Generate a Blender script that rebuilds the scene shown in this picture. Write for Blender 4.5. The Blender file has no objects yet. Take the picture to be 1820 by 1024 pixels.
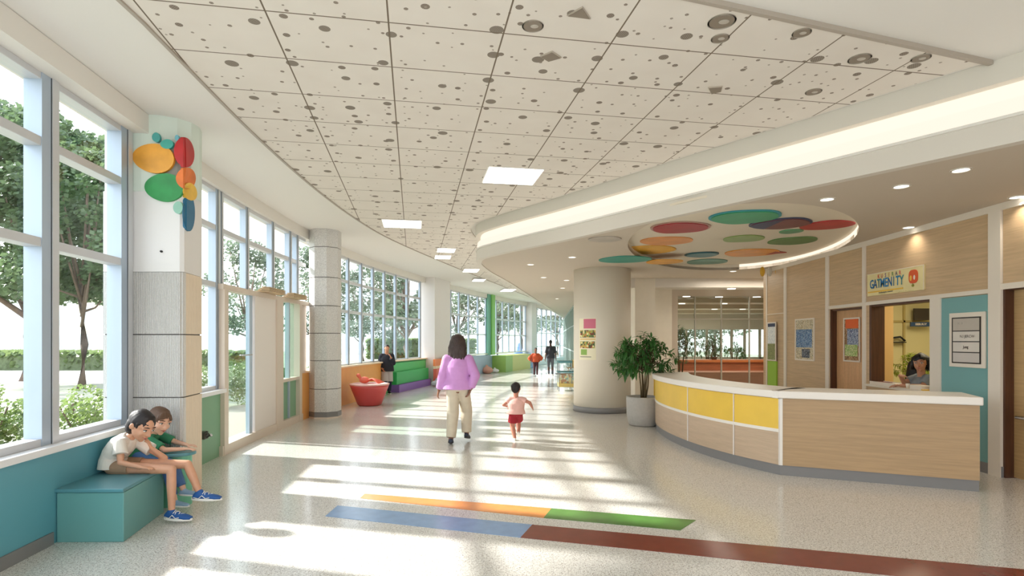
import bpy, math, random
from mathutils import Vector, Matrix, noise
PI = math.pi
C = bpy.context.scene.collection
SC = bpy.context.scene
V = Vector
R = random.Random(7)
F, CX, CY, EYE = 1000.0, 910.0, 605.0, 1.65

def gp(px, py, z=0.0):
    """Where a level plane of height z lies in the place for a photo direction."""
    Y = (EYE - z) * F / (py - CY)
    return V(((px - CX) / F * Y, Y, z))
def at(px, py, Y):
    return V(((px - CX) / F * Y, Y, EYE - (py - CY) / F * Y))

# ------------------------------------------------------------------ materials
def lin(c):
    return tuple(((x / 255) / 12.92 if x / 255 <= 0.04045 else (((x / 255) + .055) / 1.055) ** 2.4) for x in c)
MATS = {}
def mat(name, rgb, rough=.5, metal=0, bump=0, bscale=40, var=0, vscale=6, spec=.5, stretch=None, emit=0, coat=0, sub=0):
    if name in MATS: return MATS[name]
    m = bpy.data.materials.new(name); m.use_nodes = True
    nt = m.node_tree; N = nt.nodes; L = nt.links
    b = N['Principled BSDF']; col = (*lin(rgb), 1)
    b.inputs['Base Color'].default_value = col
    b.inputs['Roughness'].default_value = rough
    b.inputs['Metallic'].default_value = metal
    b.inputs['Specular IOR Level'].default_value = spec
    if coat: b.inputs['Coat Weight'].default_value = coat; b.inputs['Coat Roughness'].default_value = .08
    if sub: b.inputs['Subsurface Weight'].default_value = sub; b.inputs['Subsurface Radius'].default_value = (.02, .008, .004); b.inputs['Subsurface Scale'].default_value = .5
    if emit:
        b.inputs['Emission Color'].default_value = col; b.inputs['Emission Strength'].default_value = emit
    tc = N.new('ShaderNodeTexCoord'); mp = N.new('ShaderNodeMapping'); L.new(tc.outputs['Object'], mp.inputs['Vector'])
    if stretch: mp.inputs['Scale'].default_value = stretch
    if var:
        n = N.new('ShaderNodeTexNoise'); n.inputs['Scale'].default_value = vscale; n.inputs['Detail'].default_value = 6
        L.new(mp.outputs[0], n.inputs['Vector'])
        r = N.new('ShaderNodeValToRGB')
        a = [max(0, x * (1 - var)) for x in col[:3]]; c = [min(1, x * (1 + var)) for x in col[:3]]
        r.color_ramp.elements[0].position = .3; r.color_ramp.elements[1].position = .7
        r.color_ramp.elements[0].color = (*a, 1); r.color_ramp.elements[1].color = (*c, 1)
        L.new(n.outputs['Fac'], r.inputs[0]); L.new(r.outputs[0], b.inputs['Base Color'])
    if bump:
        n = N.new('ShaderNodeTexNoise'); n.inputs['Scale'].default_value = bscale; n.inputs['Detail'].default_value = 4
        L.new(mp.outputs[0], n.inputs['Vector'])
        bp = N.new('ShaderNodeBump'); bp.inputs['Strength'].default_value = bump; bp.inputs['Distance'].default_value = .01
        L.new(n.outputs['Fac'], bp.inputs['Height']); L.new(bp.outputs[0], b.inputs['Normal'])
    MATS[name] = m
    return m
def wood(name, rgb, scale=(1.2, 1.2, 26), dark=.10, rough=.45):
    if name in MATS: return MATS[name]
    m = mat(name, rgb, rough, var=dark, vscale=1.6, stretch=scale)
    nt = m.node_tree; N = nt.nodes; L = nt.links; b = N['Principled BSDF']
    tc = N.new('ShaderNodeTexCoord'); mp = N.new('ShaderNodeMapping'); mp.inputs['Scale'].default_value = (scale[0] * 3, scale[1] * 3, scale[2] * 7)
    n = N.new('ShaderNodeTexNoise'); n.inputs['Scale'].default_value = 2; n.inputs['Detail'].default_value = 3
    L.new(tc.outputs['Object'], mp.inputs[0]); L.new(mp.outputs[0], n.inputs['Vector'])
    mx = N.new('ShaderNodeMixRGB'); mx.blend_type = 'MULTIPLY'; mx.inputs[0].default_value = .22
    src = b.inputs['Base Color'].links[0].from_socket
    r = N.new('ShaderNodeValToRGB'); r.color_ramp.elements[0].position = .35; r.color_ramp.elements[0].color = (.62, .56, .5, 1)
    r.color_ramp.elements[1].position = .6; r.color_ramp.elements[1].color = (1, 1, 1, 1)
    L.new(n.outputs['Fac'], r.inputs[0]); L.new(src, mx.inputs[1]); L.new(r.outputs[0], mx.inputs[2]); L.new(mx.outputs[0], b.inputs['Base Color'])
    return m
def glass(name, rgb=(250, 253, 252), gl=.07):
    if name in MATS: return MATS[name]
    m = bpy.data.materials.new(name); m.use_nodes = True; nt = m.node_tree; N = nt.nodes; L = nt.links
    N.remove(N['Principled BSDF']); o = N['Material Output']
    t = N.new('ShaderNodeBsdfTransparent'); t.inputs[0].default_value = (*lin(rgb), 1)
    g = N.new('ShaderNodeBsdfGlossy'); g.inputs['Roughness'].default_value = .03
    lw = N.new('ShaderNodeLayerWeight'); pw = N.new('ShaderNodeMath'); pw.operation = 'POWER'; pw.inputs[1].default_value = 5; L.new(lw.outputs['Facing'], pw.inputs[0])
    fr = N.new('ShaderNodeMath'); fr.operation = 'MULTIPLY_ADD'; fr.inputs[1].default_value = .5; fr.inputs[2].default_value = .03; L.new(pw.outputs[0], fr.inputs[0])
    mx = N.new('ShaderNodeMixShader'); L.new(fr.outputs[0], mx.inputs[0]); L.new(t.outputs[0], mx.inputs[1]); L.new(g.outputs[0], mx.inputs[2])
    L.new(mx.outputs[0], o.inputs[0]); MATS[name] = m
    return m
def emis(name, rgb, s):
    if name in MATS: return MATS[name]
    m = bpy.data.materials.new(name); m.use_nodes = True; nt = m.node_tree; N = nt.nodes
    N.remove(N['Principled BSDF']); e = N.new('ShaderNodeEmission'); e.inputs[0].default_value = (*lin(rgb), 1); e.inputs[1].default_value = s
    nt.links.new(e.outputs[0], N['Material Output'].inputs[0]); MATS[name] = m
    return m
def patches(name, cols, scale=30, kind='CELL', rough=.5):
    """speckled print of several inks"""
    if name in MATS: return MATS[name]
    m = bpy.data.materials.new(name); m.use_nodes = True; nt = m.node_tree; N = nt.nodes; L = nt.links; b = N['Principled BSDF']
    b.inputs['Roughness'].default_value = rough
    tc = N.new('ShaderNodeTexCoord'); v = N.new('ShaderNodeTexVoronoi'); v.inputs['Scale'].default_value = scale
    L.new(tc.outputs['Object'], v.inputs['Vector'])
    r = N.new('ShaderNodeValToRGB'); r.color_ramp.interpolation = 'CONSTANT'
    el = r.color_ramp.elements; el[0].color = (*lin(cols[0]), 1); el[1].position = 1 / len(cols); el[1].color = (*lin(cols[1 % len(cols)]), 1)
    for i in range(2, len(cols)):
        e = el.new(i / len(cols)); e.color = (*lin(cols[i]), 1)
    sp = N.new('ShaderNodeSeparateColor'); L.new(v.outputs['Color'], sp.inputs[0]); L.new(sp.outputs[0], r.inputs[0]); L.new(r.outputs[0], b.inputs['Base Color'])
    MATS[name] = m
    return m

# ------------------------------------------------------------------ mesh builder
class MB:
    def __init__(s): s.v = []; s.f = []
    def add(s, vs, fs):
        o = len(s.v); s.v += [tuple(p) for p in vs]; s.f += [tuple(i + o for i in f) for f in fs]; return s
    def box(s, x0, x1, y0, y1, z0, z1):
        return s.prism([(x0, y0), (x1, y0), (x1, y1), (x0, y1)], z0, z1)
    def prism(s, poly, z0, z1, caps=True):
        a = sum(poly[i][0] * poly[(i + 1) % len(poly)][1] - poly[(i + 1) % len(poly)][0] * poly[i][1] for i in range(len(poly)))
        if a < 0: poly = poly[::-1]
        n = len(poly)
        vs = [(p[0], p[1], z0) for p in poly] + [(p[0], p[1], z1) for p in poly]
        fs = [(i, (i + 1) % n, n + (i + 1) % n, n + i) for i in range(n)]
        if caps: fs += [tuple(range(n))[::-1], tuple(range(n, 2 * n))]
        return s.add(vs, fs)
    def seg(s, a, b, z0, z1, i, o):
        """upright slab along plan line a-b; from offset i to offset o on its left hand side"""
        a = V((a[0], a[1])); b = V((b[0], b[1])); t = (b - a).normalized(); n = V((-t.y, t.x))
        return s.prism([tuple(a + n * i), tuple(b + n * i), tuple(b + n * o), tuple(a + n * o)], z0, z1)
    def ribbon(s, pts, z0, z1, i, o):
        """one slab swept along a plan polyline with mitred joints"""
        A = offset(pts, i); B = offset(pts, o); n = len(pts); vs = []
        for k in range(n):
            vs += [(A[k][0], A[k][1], z0), (B[k][0], B[k][1], z0), (B[k][0], B[k][1], z1), (A[k][0], A[k][1], z1)]
        fs = []
        for k in range(n - 1):
            for j in range(4):
                a, b = k * 4 + j, k * 4 + (j + 1) % 4
                fs.append((a, a + 4, b + 4, b) if o > i else (a, b, b + 4, a + 4))
        e = (n - 1) * 4
        fs += [(0, 1, 2, 3), (e + 3, e + 2, e + 1, e)]
        return s.add(vs, fs)
    def quad(s, a, b, c, d): return s.add([a, b, c, d], [(0, 1, 2, 3)])
    def lathe(s, prof, c=(0, 0), n=40, cap=True, sx=1, sy=1):
        vs = []; m = len(prof)
        for i in range(n):
            t = 2 * PI * i / n
            for r, z in prof: vs.append((c[0] + r * sx * math.cos(t), c[1] + r * sy * math.sin(t), z))
        fs = [(i * m + j, ((i + 1) % n) * m + j, ((i + 1) % n) * m + j + 1, i * m + j + 1) for i in range(n) for j in range(m - 1)]
        if cap:
            fs += [tuple(i * m for i in range(n))[::-1], tuple(i * m + m - 1 for i in range(n))]
        return s.add(vs, fs)
    def loft(s, secs, n=16, r=(1, 0, 0), f=(0, 1, 0), p=2.0):
        """closed tube through (centre, rx, ry[, right, forward]) sections"""
        vs = []
        for q in secs:
            c = V(q[0]); rr = V(q[3]) if len(q) > 3 else V(r); ff = V(q[4]) if len(q) > 4 else V(f)
            for i in range(n):
                t = 2 * PI * i / n; cx, sy = math.cos(t), math.sin(t)
                cx = math.copysign(abs(cx) ** (2 / p), cx); sy = math.copysign(abs(sy) ** (2 / p), sy)
                vs.append(c + rr * cx * q[1] + ff * sy * q[2])
        m = len(secs)
        fs = [(k * n + i, k * n + (i + 1) % n, (k + 1) * n + (i + 1) % n, (k + 1) * n + i) for k in range(m - 1) for i in range(n)]
        fs += [tuple(range(n))[::-1], tuple(range((m - 1) * n, m * n))]
        return s.add(vs, fs)
    def cap(s, a, b, ra, rb=None, n=14, m=5):
        """round-ended tapered limb"""
        a = V(a); b = V(b); rb = ra if rb is None else rb; d = b - a
        if d.length < 1e-6: d = V((0, 0, 1e-4))
        t = d.normalized(); u = t.orthogonal().normalized(); w = t.cross(u); secs = []
        for k in range(m + 1):
            q = PI / 2 * k / m; secs.append((a - t * ra * math.cos(q), max(ra * math.sin(q), ra * .02)))
        for k in range(m + 1):
            q = PI / 2 * k / m; secs.append((b + t * rb * math.sin(q), max(rb * math.cos(q), rb * .02)))
        return s.loft([(c, r, r, u, w) for c, r in secs], n)
    def cone(s, a, b, ra, rb, n=16):
        a = V(a); b = V(b); t = (b - a).normalized(); u = t.orthogonal().normalized(); w = t.cross(u)
        return s.loft([(a, ra, ra, u, w), (b, rb, rb, u, w)], n)
    def ell(s, c, rx, ry, rz, r=(1, 0, 0), f=(0, 1, 0), u=(0, 0, 1), n=20, m=12):
        c = V(c); u = V(u); secs = []
        for k in range(m + 1):
            q = -PI / 2 + PI * k / m; w = max(math.cos(q), .02)
            secs.append((c + u * rz * math.sin(q), rx * w, ry * w, r, f))
        return s.loft(secs, n)
    def tube(s, pts, rad, n=8):
        pts = [V(p) for p in pts]; secs = []
        for k, p in enumerate(pts):
            t = (pts[min(k + 1, len(pts) - 1)] - pts[max(k - 1, 0)]).normalized()
            u = V((0, 0, 1)).cross(t)
            u = u.normalized() if u.length > 1e-3 else V((1, 0, 0)); w = t.cross(u)
            rr = rad[k] if isinstance(rad, (list, tuple)) else rad
            secs.append((p, rr, rr, u, w))
        return s.loft(secs, n)
    def build(s, name, m, parent=None, smooth=False, remesh=0, sm=0, bevel=0, loc=None, disp=0, subd=0):
        off = V((0, 0, 0)); q = parent
        while q is not None: off += q.location; q = q.parent
        if parent is None and loc is not None: off = V(loc)
        me = bpy.data.meshes.new(name)
        me.from_pydata([tuple(V(p) - off) for p in s.v], [], s.f); me.update()
        ob = bpy.data.objects.new(name, me); C.objects.link(ob)
        if parent is not None: ob.parent = parent
        elif loc is not None: ob.location = loc
        if remesh or bevel or subd:
            if remesh:
                d = ob.modifiers.new('r', 'REMESH'); d.mode = 'VOXEL'; d.voxel_size = remesh; d.use_smooth_shade = True
                if sm: d = ob.modifiers.new('s', 'SMOOTH'); d.iterations = sm; d.factor = .5
            if bevel:
                d = ob.modifiers.new('b', 'BEVEL'); d.width = bevel; d.segments = 2; d.limit_method = 'ANGLE'; d.angle_limit = .6
            if subd:
                d = ob.modifiers.new('u', 'SUBSURF'); d.levels = d.render_levels = subd
            dg = bpy.context.evaluated_depsgraph_get()
            nm = bpy.data.meshes.new_from_object(ob.evaluated_get(dg)); ob.modifiers.clear(); ob.data = nm; bpy.data.meshes.remove(me); me = nm; me.name = name
        if disp:
            for v in me.vertices:
                v.co += v.normal * disp * noise.noise(V(v.co) * 14)
        me.materials.clear(); me.materials.append(m)
        if smooth or remesh: me.polygons.foreach_set('use_smooth', [True] * len(me.polygons))
        me.update()
        return ob

def offset(pts, d):
    P = [V((p[0], p[1])) for p in pts]; out = []
    for k in range(len(P)):
        t1 = (P[k] - P[k - 1]).normalized() if k > 0 else None
        t2 = (P[k + 1] - P[k]).normalized() if k < len(P) - 1 else None
        t1 = t1 or t2; t2 = t2 or t1; n1 = V((-t1.y, t1.x)); n2 = V((-t2.y, t2.x)); m = (n1 + n2).normalized()
        out.append(tuple(P[k] + m * (d / max(.5, m.dot(n1)))))
    return out
def catmull(P, n=8, closed=False):
    P = [V(p) for p in P]; out = []; N_ = len(P)
    for i in range(N_ if closed else N_ - 1):
        g = (lambda k: P[k % N_]) if closed else (lambda k: P[min(max(k, 0), N_ - 1)])
        a, b, c, d = g(i - 1), g(i), g(i + 1), g(i + 2)
        for j in range(n):
            t = j / n
            out.append(.5 * ((2 * b) + (c - a) * t + (2 * a - 5 * b + 4 * c - d) * t * t + (3 * b - a - 3 * c + d) * t ** 3))
    if not closed: out.append(P[-1])
    return [tuple(p) for p in out]
def tag(o, label=None, cat=None, group=None, kind=None):
    if label: o['label'] = label
    if cat: o['category'] = cat
    if group: o['group'] = group
    if kind: o['kind'] = kind
    return o
def thing(name, loc, label, cat, group=None):
    o = bpy.data.objects.new(name, None); C.objects.link(o); o.location = loc; o.empty_display_size = .1
    return tag(o, label, cat, group)
def struct(name, mb, m, parent=None, **k):
    o = mb.build(name, m, parent, **k)
    if parent is None: o['kind'] = 'structure'
    return o
def dup(root, loc=None, rz=0, sc=1, label=None, group=None):
    def cp(o, par):
        c = o.copy(); C.objects.link(c)
        if par: c.parent = par
        for ch in list(o.children): cp(ch, c)
        return c
    r = cp(root, None)
    if loc is not None: r.location = loc
    r.rotation_euler.z = rz; r.scale = (sc, sc, sc)
    if label: r['label'] = label
    if group: r['group'] = group
    return r
def text_mesh(name, txt, m, parent, origin, right, up, size, depth=.004, xs=1.0):
    cu = bpy.data.curves.new(name, 'FONT'); cu.body = txt; cu.size = 1; cu.extrude = .0; cu.offset = .022; cu.align_x = 'CENTER'; cu.align_y = 'CENTER'; cu.resolution_u = 2
    t = bpy.data.objects.new(name, cu); C.objects.link(t)
    dg = bpy.context.evaluated_depsgraph_get(); me = bpy.data.meshes.new_from_object(t.evaluated_get(dg))
    bpy.data.objects.remove(t); bpy.data.curves.remove(cu)
    right = V(right).normalized(); up = V(up).normalized(); n = right.cross(up); off = V((0, 0, 0)); q = parent
    while q is not None: off += q.location; q = q.parent
    for v in me.vertices:
        v.co = V(origin) + right * v.co.x * size * xs + up * v.co.y * size + n * depth - off
    me.materials.clear(); me.materials.append(m)
    o = bpy.data.objects.new(name, me); C.objects.link(o); o.parent = parent
    return o
# ------------------------------------------------------------------ people
def hand(mb, w, d, n, L, side, curl=.35, k=1.0):
    d = V(d).normalized(); n = V(n); n = (n - d * n.dot(d)).normalized(); lat = d.cross(n) * side
    w = V(w); r = .052 * L * k
    kn = []
    for i in range(4):
        o = (.175 - .115 * i) * L
        a = w + lat * o * .55 + d * .02 * L; b = w + lat * o + d * (.50 - .02 * abs(i - 1)) * L
        mb.cap(a, b, r * 1.45, r * 1.2); kn.append(b)
    mb.ell(w + d * .27 * L, .20 * L, .26 * L, .085 * L, lat, d, n)
    for i, ln in enumerate((.41, .46, .43, .34)):
        p = kn[i]; dd = (d + lat * (.10 - .07 * i)).normalized(); ang = curl * (.8 + .12 * i)
        for j, q in enumerate((.45, .31, .24)):
            dd = (dd * math.cos(ang) + n * math.sin(ang)).normalized()
            e = p + dd * ln * L * q; mb.cap(p, e, r * (1.05 - .12 * j), r * (.95 - .14 * j)); p = e
            ang = curl * 1.1
    t0 = w + d * .12 * L + lat * .13 * L; t1 = t0 + (d * .55 + lat * .62 + n * .25).normalized() * .25 * L
    t2 = t1 + (d * .85 + lat * .25 + n * .35).normalized() * .18 * L; t3 = t2 + (d * .95 + n * .4).normalized() * .14 * L
    mb.cap(t0, t1, r * 1.5, r * 1.15); mb.cap(t1, t2, r * 1.15, r); mb.cap(t2, t3, r, r * .85)

def shoe(root, an, toe, L, m, sole_m, side=0, detail=0, vox=.006, lace_m=None, heel=0):
    """an = ankle joint, toe = unit direction of the foot"""
    t = V(toe).normalized(); up = V((0, 0, 1)); up = (up - t * up.dot(t)).normalized(); r = t.cross(up)
    a = V(an); b = a - up * L * .20 - t * L * .10     # under the heel
    mb = MB()
    mb.loft([(b - t * .13 * L + up * .10 * L, .06 * L, .05 * L, r, up), (b - t * .10 * L + up * .11 * L, .13 * L, .10 * L, r, up),
             (b + t * .18 * L + up * .14 * L, .15 * L, .14 * L, r, up), (b + t * .42 * L + up * .11 * L, .165 * L, .11 * L, r, up),
             (b + t * .66 * L + up * .08 * L, .17 * L, .085 * L, r, up), (b + t * .84 * L + up * .06 * L, .10 * L, .05 * L, r, up)], 18)
    mb.cap(b + up * .12 * L, a + up * .03 * L, .14 * L, .135 * L)
    s = mb.build('shoe', m, root, remesh=vox, sm=4)
    so = MB(); n = 22; out = []
    for i in range(n):
        q = 2 * PI * i / n; x = math.cos(q); y = math.sin(q)
        lx = .34 + .54 * x; w = (.135 + .045 * math.sin(min(max((lx + .2) / 1.05, 0), 1) * PI * .8)) * L
        out.append(b + t * lx * L + r * w * y * (1 if abs(x) < .9 else .9))
    k = len(out)
    th = .075 * L + heel
    vs = [p + up * .055 * L + (up * .03 * L if 0 else V((0, 0, 0))) for p in out] + [p - up * (th - .055 * L) for p in out]
    so.add(vs, [(i, (i + 1) % k, k + (i + 1) % k, k + i) for i in range(k)] + [tuple(range(k))[::-1], tuple(range(k, 2 * k))])
    o = so.build('sole', sole_m, s, smooth=False, bevel=.01 * L)
    if detail:
        lm = lace_m or sole_m
        for j in range(5):
            c = b + t * (.24 + .085 * j) * L + up * (.285 - .032 * j) * L
            sg = 1 if j % 2 else -1
            MB().tube([c - r * .12 * L - up * .07 * L, c - r * .05 * L + t * .03 * L * sg + up * .0 * L, c + up * .012 * L, c + r * .05 * L - t * .03 * L * sg, c + r * .12 * L - up * .07 * L], .014 * L, 6).build('lace', lm, s, smooth=True)
        for sd in (-1, 1):
            MB().tube([b + r * sd * .155 * L + t * x * L + up * z * L for x, z in ((-.05, .10), (.12, .06), (.24, .17), (.36, .07), (.5, .10))], .016 * L, 6).build('side_stripe', lm, s, smooth=True)
    return s

def figure(loc, label, J, H, hh, st, group=None):
    root = thing('person', loc, label, 'person', group); det = st.get('detail', 0); vox = st.get('vox', .009)
    sk = mat('skin_' + st['skin'][0], st['skin'][1], .5, sub=.12 if det else 0, var=.05, vscale=14)
    k = H * st.get('thick', 1.0); J = {a: ([V(x) for x in b] if isinstance(b, (list, tuple)) and isinstance(b[0], (list, tuple, Vector)) else V(b)) for a, b in J.items()}
    sh, el, wr, hip, kn, an = (J[q] for q in ('sh', 'el', 'wr', 'hip', 'kn', 'an'))
    pel, wai, che, nk, hd = (J[q] for q in ('pelvis', 'waist', 'chest', 'neck', 'head'))
    hf = J['hf'].normalized(); hu = J['hu']; hu = (hu - hf * hu.dot(hf)).normalized(); hr = hf.cross(hu)
    rt = (sh[1] - sh[0]).normalized(); rp = (hip[1] - hip[0]).normalized()
    def frame(u, r):
        u = u.normalized(); r = (r - u * r.dot(u)).normalized(); return r, u.cross(r)
    uc = che - wai; up_ = wai - pel; fr_c = frame(uc, rt); fr_p = frame(up_, rp); un = nk - che; fr_n = frame(un, rt)
    # ---- skin: one continuous surface
    b = MB()
    b.ell(pel, .080 * k, .055 * k, .055 * k, fr_p[0], fr_p[1], up_.normalized())
    b.cap(pel, wai, .066 * k, .062 * k); b.cap(wai, che, .062 * k, .07 * k)
    b.ell(che, .088 * k, .06 * k, .085 * k, fr_c[0], fr_c[1], uc.normalized())
    b.cap(sh[0], sh[1], .032 * k); b.cap(che, nk, .06 * k, .033 * k); b.cap(nk, hd - hu * .15 * hh, .033 * k * st.get('neckk', 1), .034 * k * st.get('neckk', 1))
    for i in (0, 1):
        b.cap(sh[i], el[i], .030 * k, .0225 * k); b.cap(el[i], wr[i], .0235 * k, .0155 * k)
        b.cap(hip[i], kn[i], .050 * k, .034 * k); b.cap(kn[i], kn[i].lerp(an[i], .35), .033 * k, .034 * k); b.cap(kn[i].lerp(an[i], .35), an[i], .034 * k, .022 * k)
        d = J['hd'][i] if 'hd' in J else (wr[i] - el[i]); n = J['hn'][i] if 'hn' in J else V((1 if i == 0 else -1, 0, 0))
        hand(b, wr[i], d, n, .105 * H * st.get('handk', 1), -1 if i == 0 else 1, st.get('curl', .35))
        if st.get('barefoot'):
            t = J['toe'][i].normalized(); b.cap(an[i] - V((0, 0, .02 * k)), an[i] + t * .085 * k - V((0, 0, .028 * k)), .024 * k, .018 * k)
    P = lambda u, f, r=0: hd + hu * u * hh + hf * f * hh + hr * r * hh
    b.ell(P(.08, -.04), .335 * hh, .42 * hh, .40 * hh, hr, hf, hu)
    b.ell(P(-.10, .10), .285 * hh, .32 * hh, .33 * hh, hr, hf, hu)
    b.ell(P(-.30, .17), .19 * hh, .20 * hh, .15 * hh, hr, hf, hu)
    b.ell(P(-.40, .27), .09 * hh, .09 * hh, .075 * hh, hr, hf, hu)
    for s_ in (-1, 1):
        b.ell(P(-.12, .26, s_ * .15), .11 * hh, .11 * hh, .12 * hh, hr, hf, hu)
        e = P(-.03, -.03, s_ * .345); b.ell(e, .035 * hh, .075 * hh, .115 * hh, hr, (hf - hr * s_ * .4).normalized(), hu)
        b.cap(P(.115, .345, s_ * .07), P(.10, .31, s_ * .21), .045 * hh)
    b.cap(P(.05, .37), P(-.10, .46), .035 * hh, .055 * hh); b.ell(P(-.12, .42), .085 * hh, .05 * hh, .04 * hh, hr, hf, hu)
    b.ell(P(-.215, .375), .11 * hh, .055 * hh, .035 * hh, hr, hf, hu); b.ell(P(-.27, .36), .09 * hh, .06 * hh, .04 * hh, hr, hf, hu)
    b.build('body', sk, root, remesh=vox, sm=3)
    if det:
        w = mat('eye_white', (225, 222, 215), .25); dk = mat('eye_dark', (38, 24, 18), .2); lp = mat('lips_' + st['skin'][0], st.get('lip', (176, 104, 92)), .45)
        hm_ = mat('hair_' + st['hair'][0], st['hair'][1], .55)
        for s_ in (-1, 1):
            e = MB().ell(P(.035, .345, s_ * .15), .068 * hh, .045 * hh, .034 * hh, hr, hf, hu).build('eye', w, root, smooth=True)
            MB().ell(P(.030, .372, s_ * .148), .030 * hh, .022 * hh, .030 * hh, hr, hf, hu).build('iris', dk, e, smooth=True)
            MB().tube([P(.045, .345, s_ * .075), P(.073, .385, s_ * .14), P(.05, .335, s_ * .225)], .011 * hh, 6).build('eyelashes', dk, root, smooth=True)
            MB().tube([P(.135, .375, s_ * .06), P(.165, .375, s_ * .15), P(.14, .315, s_ * .25)], [.014 * hh, .018 * hh, .008 * hh], 6).build('eyebrow', hm_, root, smooth=True)
        MB().tube([P(-.235, .375, -.105), P(-.222, .425, -.03), P(-.228, .42, 0), P(-.222, .425, .03), P(-.235, .375, .105)], [.008 * hh, .022 * hh, .02 * hh, .022 * hh, .008 * hh], 8).build('upper_lip', lp, root, smooth=True)
        MB().tube([P(-.242, .372, -.09), P(-.268, .41, 0), P(-.242, .372, .09)], [.008 * hh, .028 * hh, .008 * hh], 8).build('lower_lip', lp, root, smooth=True)
    # ---- hair
    hm = mat('hair_' + st['hair'][0], st['hair'][1], .5, bump=.9, bscale=30, stretch=(6, 6, .8), var=.35, vscale=20); hs = st.get('hairstyle', 'short'); h = MB()
    h.ell(P(.135, -.085), .365 * hh, .435 * hh, .385 * hh, hr, hf, hu)
    h.ell(P(-.03, -.20), .335 * hh, .27 * hh, .33 * hh, hr, hf, hu)
    if hs == 'crop': pass
    if hs == 'boy':
        for j in range(26):
            a = R.uniform(-1, 1); q = P(.40 - .12 * a * a, R.uniform(.0, .2), a * .22); h.cap(q, P(.27 - .1 * abs(a), .38 - .09 * a * a, a * .30 + .05), .05 * hh, .022 * hh)
        for s_ in (-1, 1): h.cap(P(.12, .06, s_ * .335), P(-.03, .09, s_ * .325), .05 * hh, .02 * hh)
    if hs == 'pony':
        for s_ in (-1, 1): h.cap(P(.14, .10, s_ * .33), P(-.0, .13, s_ * .32), .04 * hh, .02 * hh)
        h.cap(P(.38, .12, -.10), P(.36, .14, .10), .10 * hh, .09 * hh); h.ell(P(-.20, -.22), .30 * hh, .25 * hh, .30 * hh, hr, hf, hu)
        h.cap(P(-.12, -.34), P(-.36, -.42), .20 * hh, .09 * hh); h.cap(P(-.34, -.40), P(-.42, -.44), .09 * hh, .04 * hh)
    if hs in ('long', 'waves'):
        W_ = 1.28 if hs == 'long' else 1.12
        h.ell(P(.07, -.14), .46 * hh, .48 * hh, .46 * hh, hr, hf, hu) if hs == 'long' else h.ell(P(.13, -.18), .43 * hh, .42 * hh, .39 * hh, hr, hf, hu)
        n_ = 60 if hs == 'long' else 34; dn = st.get('hairlen', 1.25)
        for j in range(n_):
            a = (j + .5) / n_ * 2 - 1; q = a * 2.15
            p0 = P(.10, -.10 - .28 * math.cos(q), .33 * W_ * math.sin(q)); p1 = P(-.38, -.14 - .33 * math.cos(q * .85), .42 * W_ * math.sin(q * .9))
            ln = dn * (1 - .45 * abs(a)) * R.uniform(.85, 1.05)
            if hs == 'waves': ln = min(ln, .68)
            p2 = p1.lerp(V((p1.x, p1.y, p1.z - (ln - .35) * hh)), 1) - hf * .04 * hh
            p2 += hr * R.uniform(-.09, .09) * hh + hf * R.uniform(-.06, .03) * hh
            h.cap(p0, p1, .085 * hh, .062 * hh); h.cap(p1, p2, .055 * hh, .022 * hh)
    h.build('hair', hm, root, remesh=max(.0045, .02 * hh if det else .03 * hh), sm=1, disp=(.09 if hs == 'waves' else .035) * hh)
    # ---- top
    tm = mat(st['top'][0], st['top'][1], .85, bump=.55, bscale=9, var=.05, vscale=9); g = st.get('loose', 1.14); T = MB()
    hem = pel - up_.normalized() * .03 * H * st.get('hem', 1)
    T.loft([(hem, .108 * k * g * st.get('hemw', 1), .078 * k * g * st.get('hemw', 1), *fr_p), (pel.lerp(wai, .5), .10 * k * g * st.get('hemw', 1), .074 * k * g, *fr_p), (wai, .092 * k * g, .070 * k * g, *fr_c),
            (wai.lerp(che, .6), .098 * k * g, .074 * k * g, *fr_c), (che, .098 * k * g, .074 * k * g, *fr_c), (che.lerp(nk, .55), .085 * k * g, .058 * k * g, *fr_n), (che.lerp(nk, .9), .045 * k * g, .042 * k * g, *fr_n)], 24)
    T.cap(sh[0], sh[1], .041 * k)
    sl = st.get('sleeve', .6)
    for i in (0, 1):
        w = st.get('sleevew', 1)
        if sl <= 1:
            e = sh[i].lerp(el[i], sl); T.cap(sh[i], sh[i].lerp(el[i], .15), .043 * k, .043 * k); T.cone(sh[i], e, .042 * k, .042 * k * w)
        else:
            e = el[i].lerp(wr[i], sl - 1); T.cap(sh[i], el[i], .043 * k, .036 * k * w); T.cap(el[i], el[i].lerp(e, .2), .036 * k * w); T.cone(el[i], e, .036 * k * w, .028 * k * w)
    T.build('shirt' if not st.get('topname') else st['topname'], tm, root, remesh=vox, sm=3)
    # ---- trousers
    pm = mat(st['bot'][0], st['bot'][1], .85, bump=.5, bscale=10, var=.06, vscale=8); B = MB(); pl = st.get('leg', 1.95); pw = st.get('legw', 1)
    B.loft([(pel + up_.normalized() * .055 * k, .090 * k, .066 * k, *fr_p), (pel, .099 * k, .074 * k, *fr_p), (pel - up_.normalized() * .045 * k, .092 * k, .070 * k, *fr_p)], 24)
    for i in (0, 1):
        if pl <= 1:
            e = hip[i].lerp(kn[i], pl); B.cap(hip[i], hip[i].lerp(e, .2), .058 * k); B.cone(hip[i], e, .058 * k, .055 * k * pw)
        else:
            e = kn[i].lerp(an[i], pl - 1); B.cap(hip[i], kn[i], .058 * k, .043 * k * pw); B.cone(kn[i], e, .043 * k * pw, .034 * k * pw)
    B.build(st.get('botname', 'trousers'), pm, root, remesh=vox, sm=3)
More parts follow.
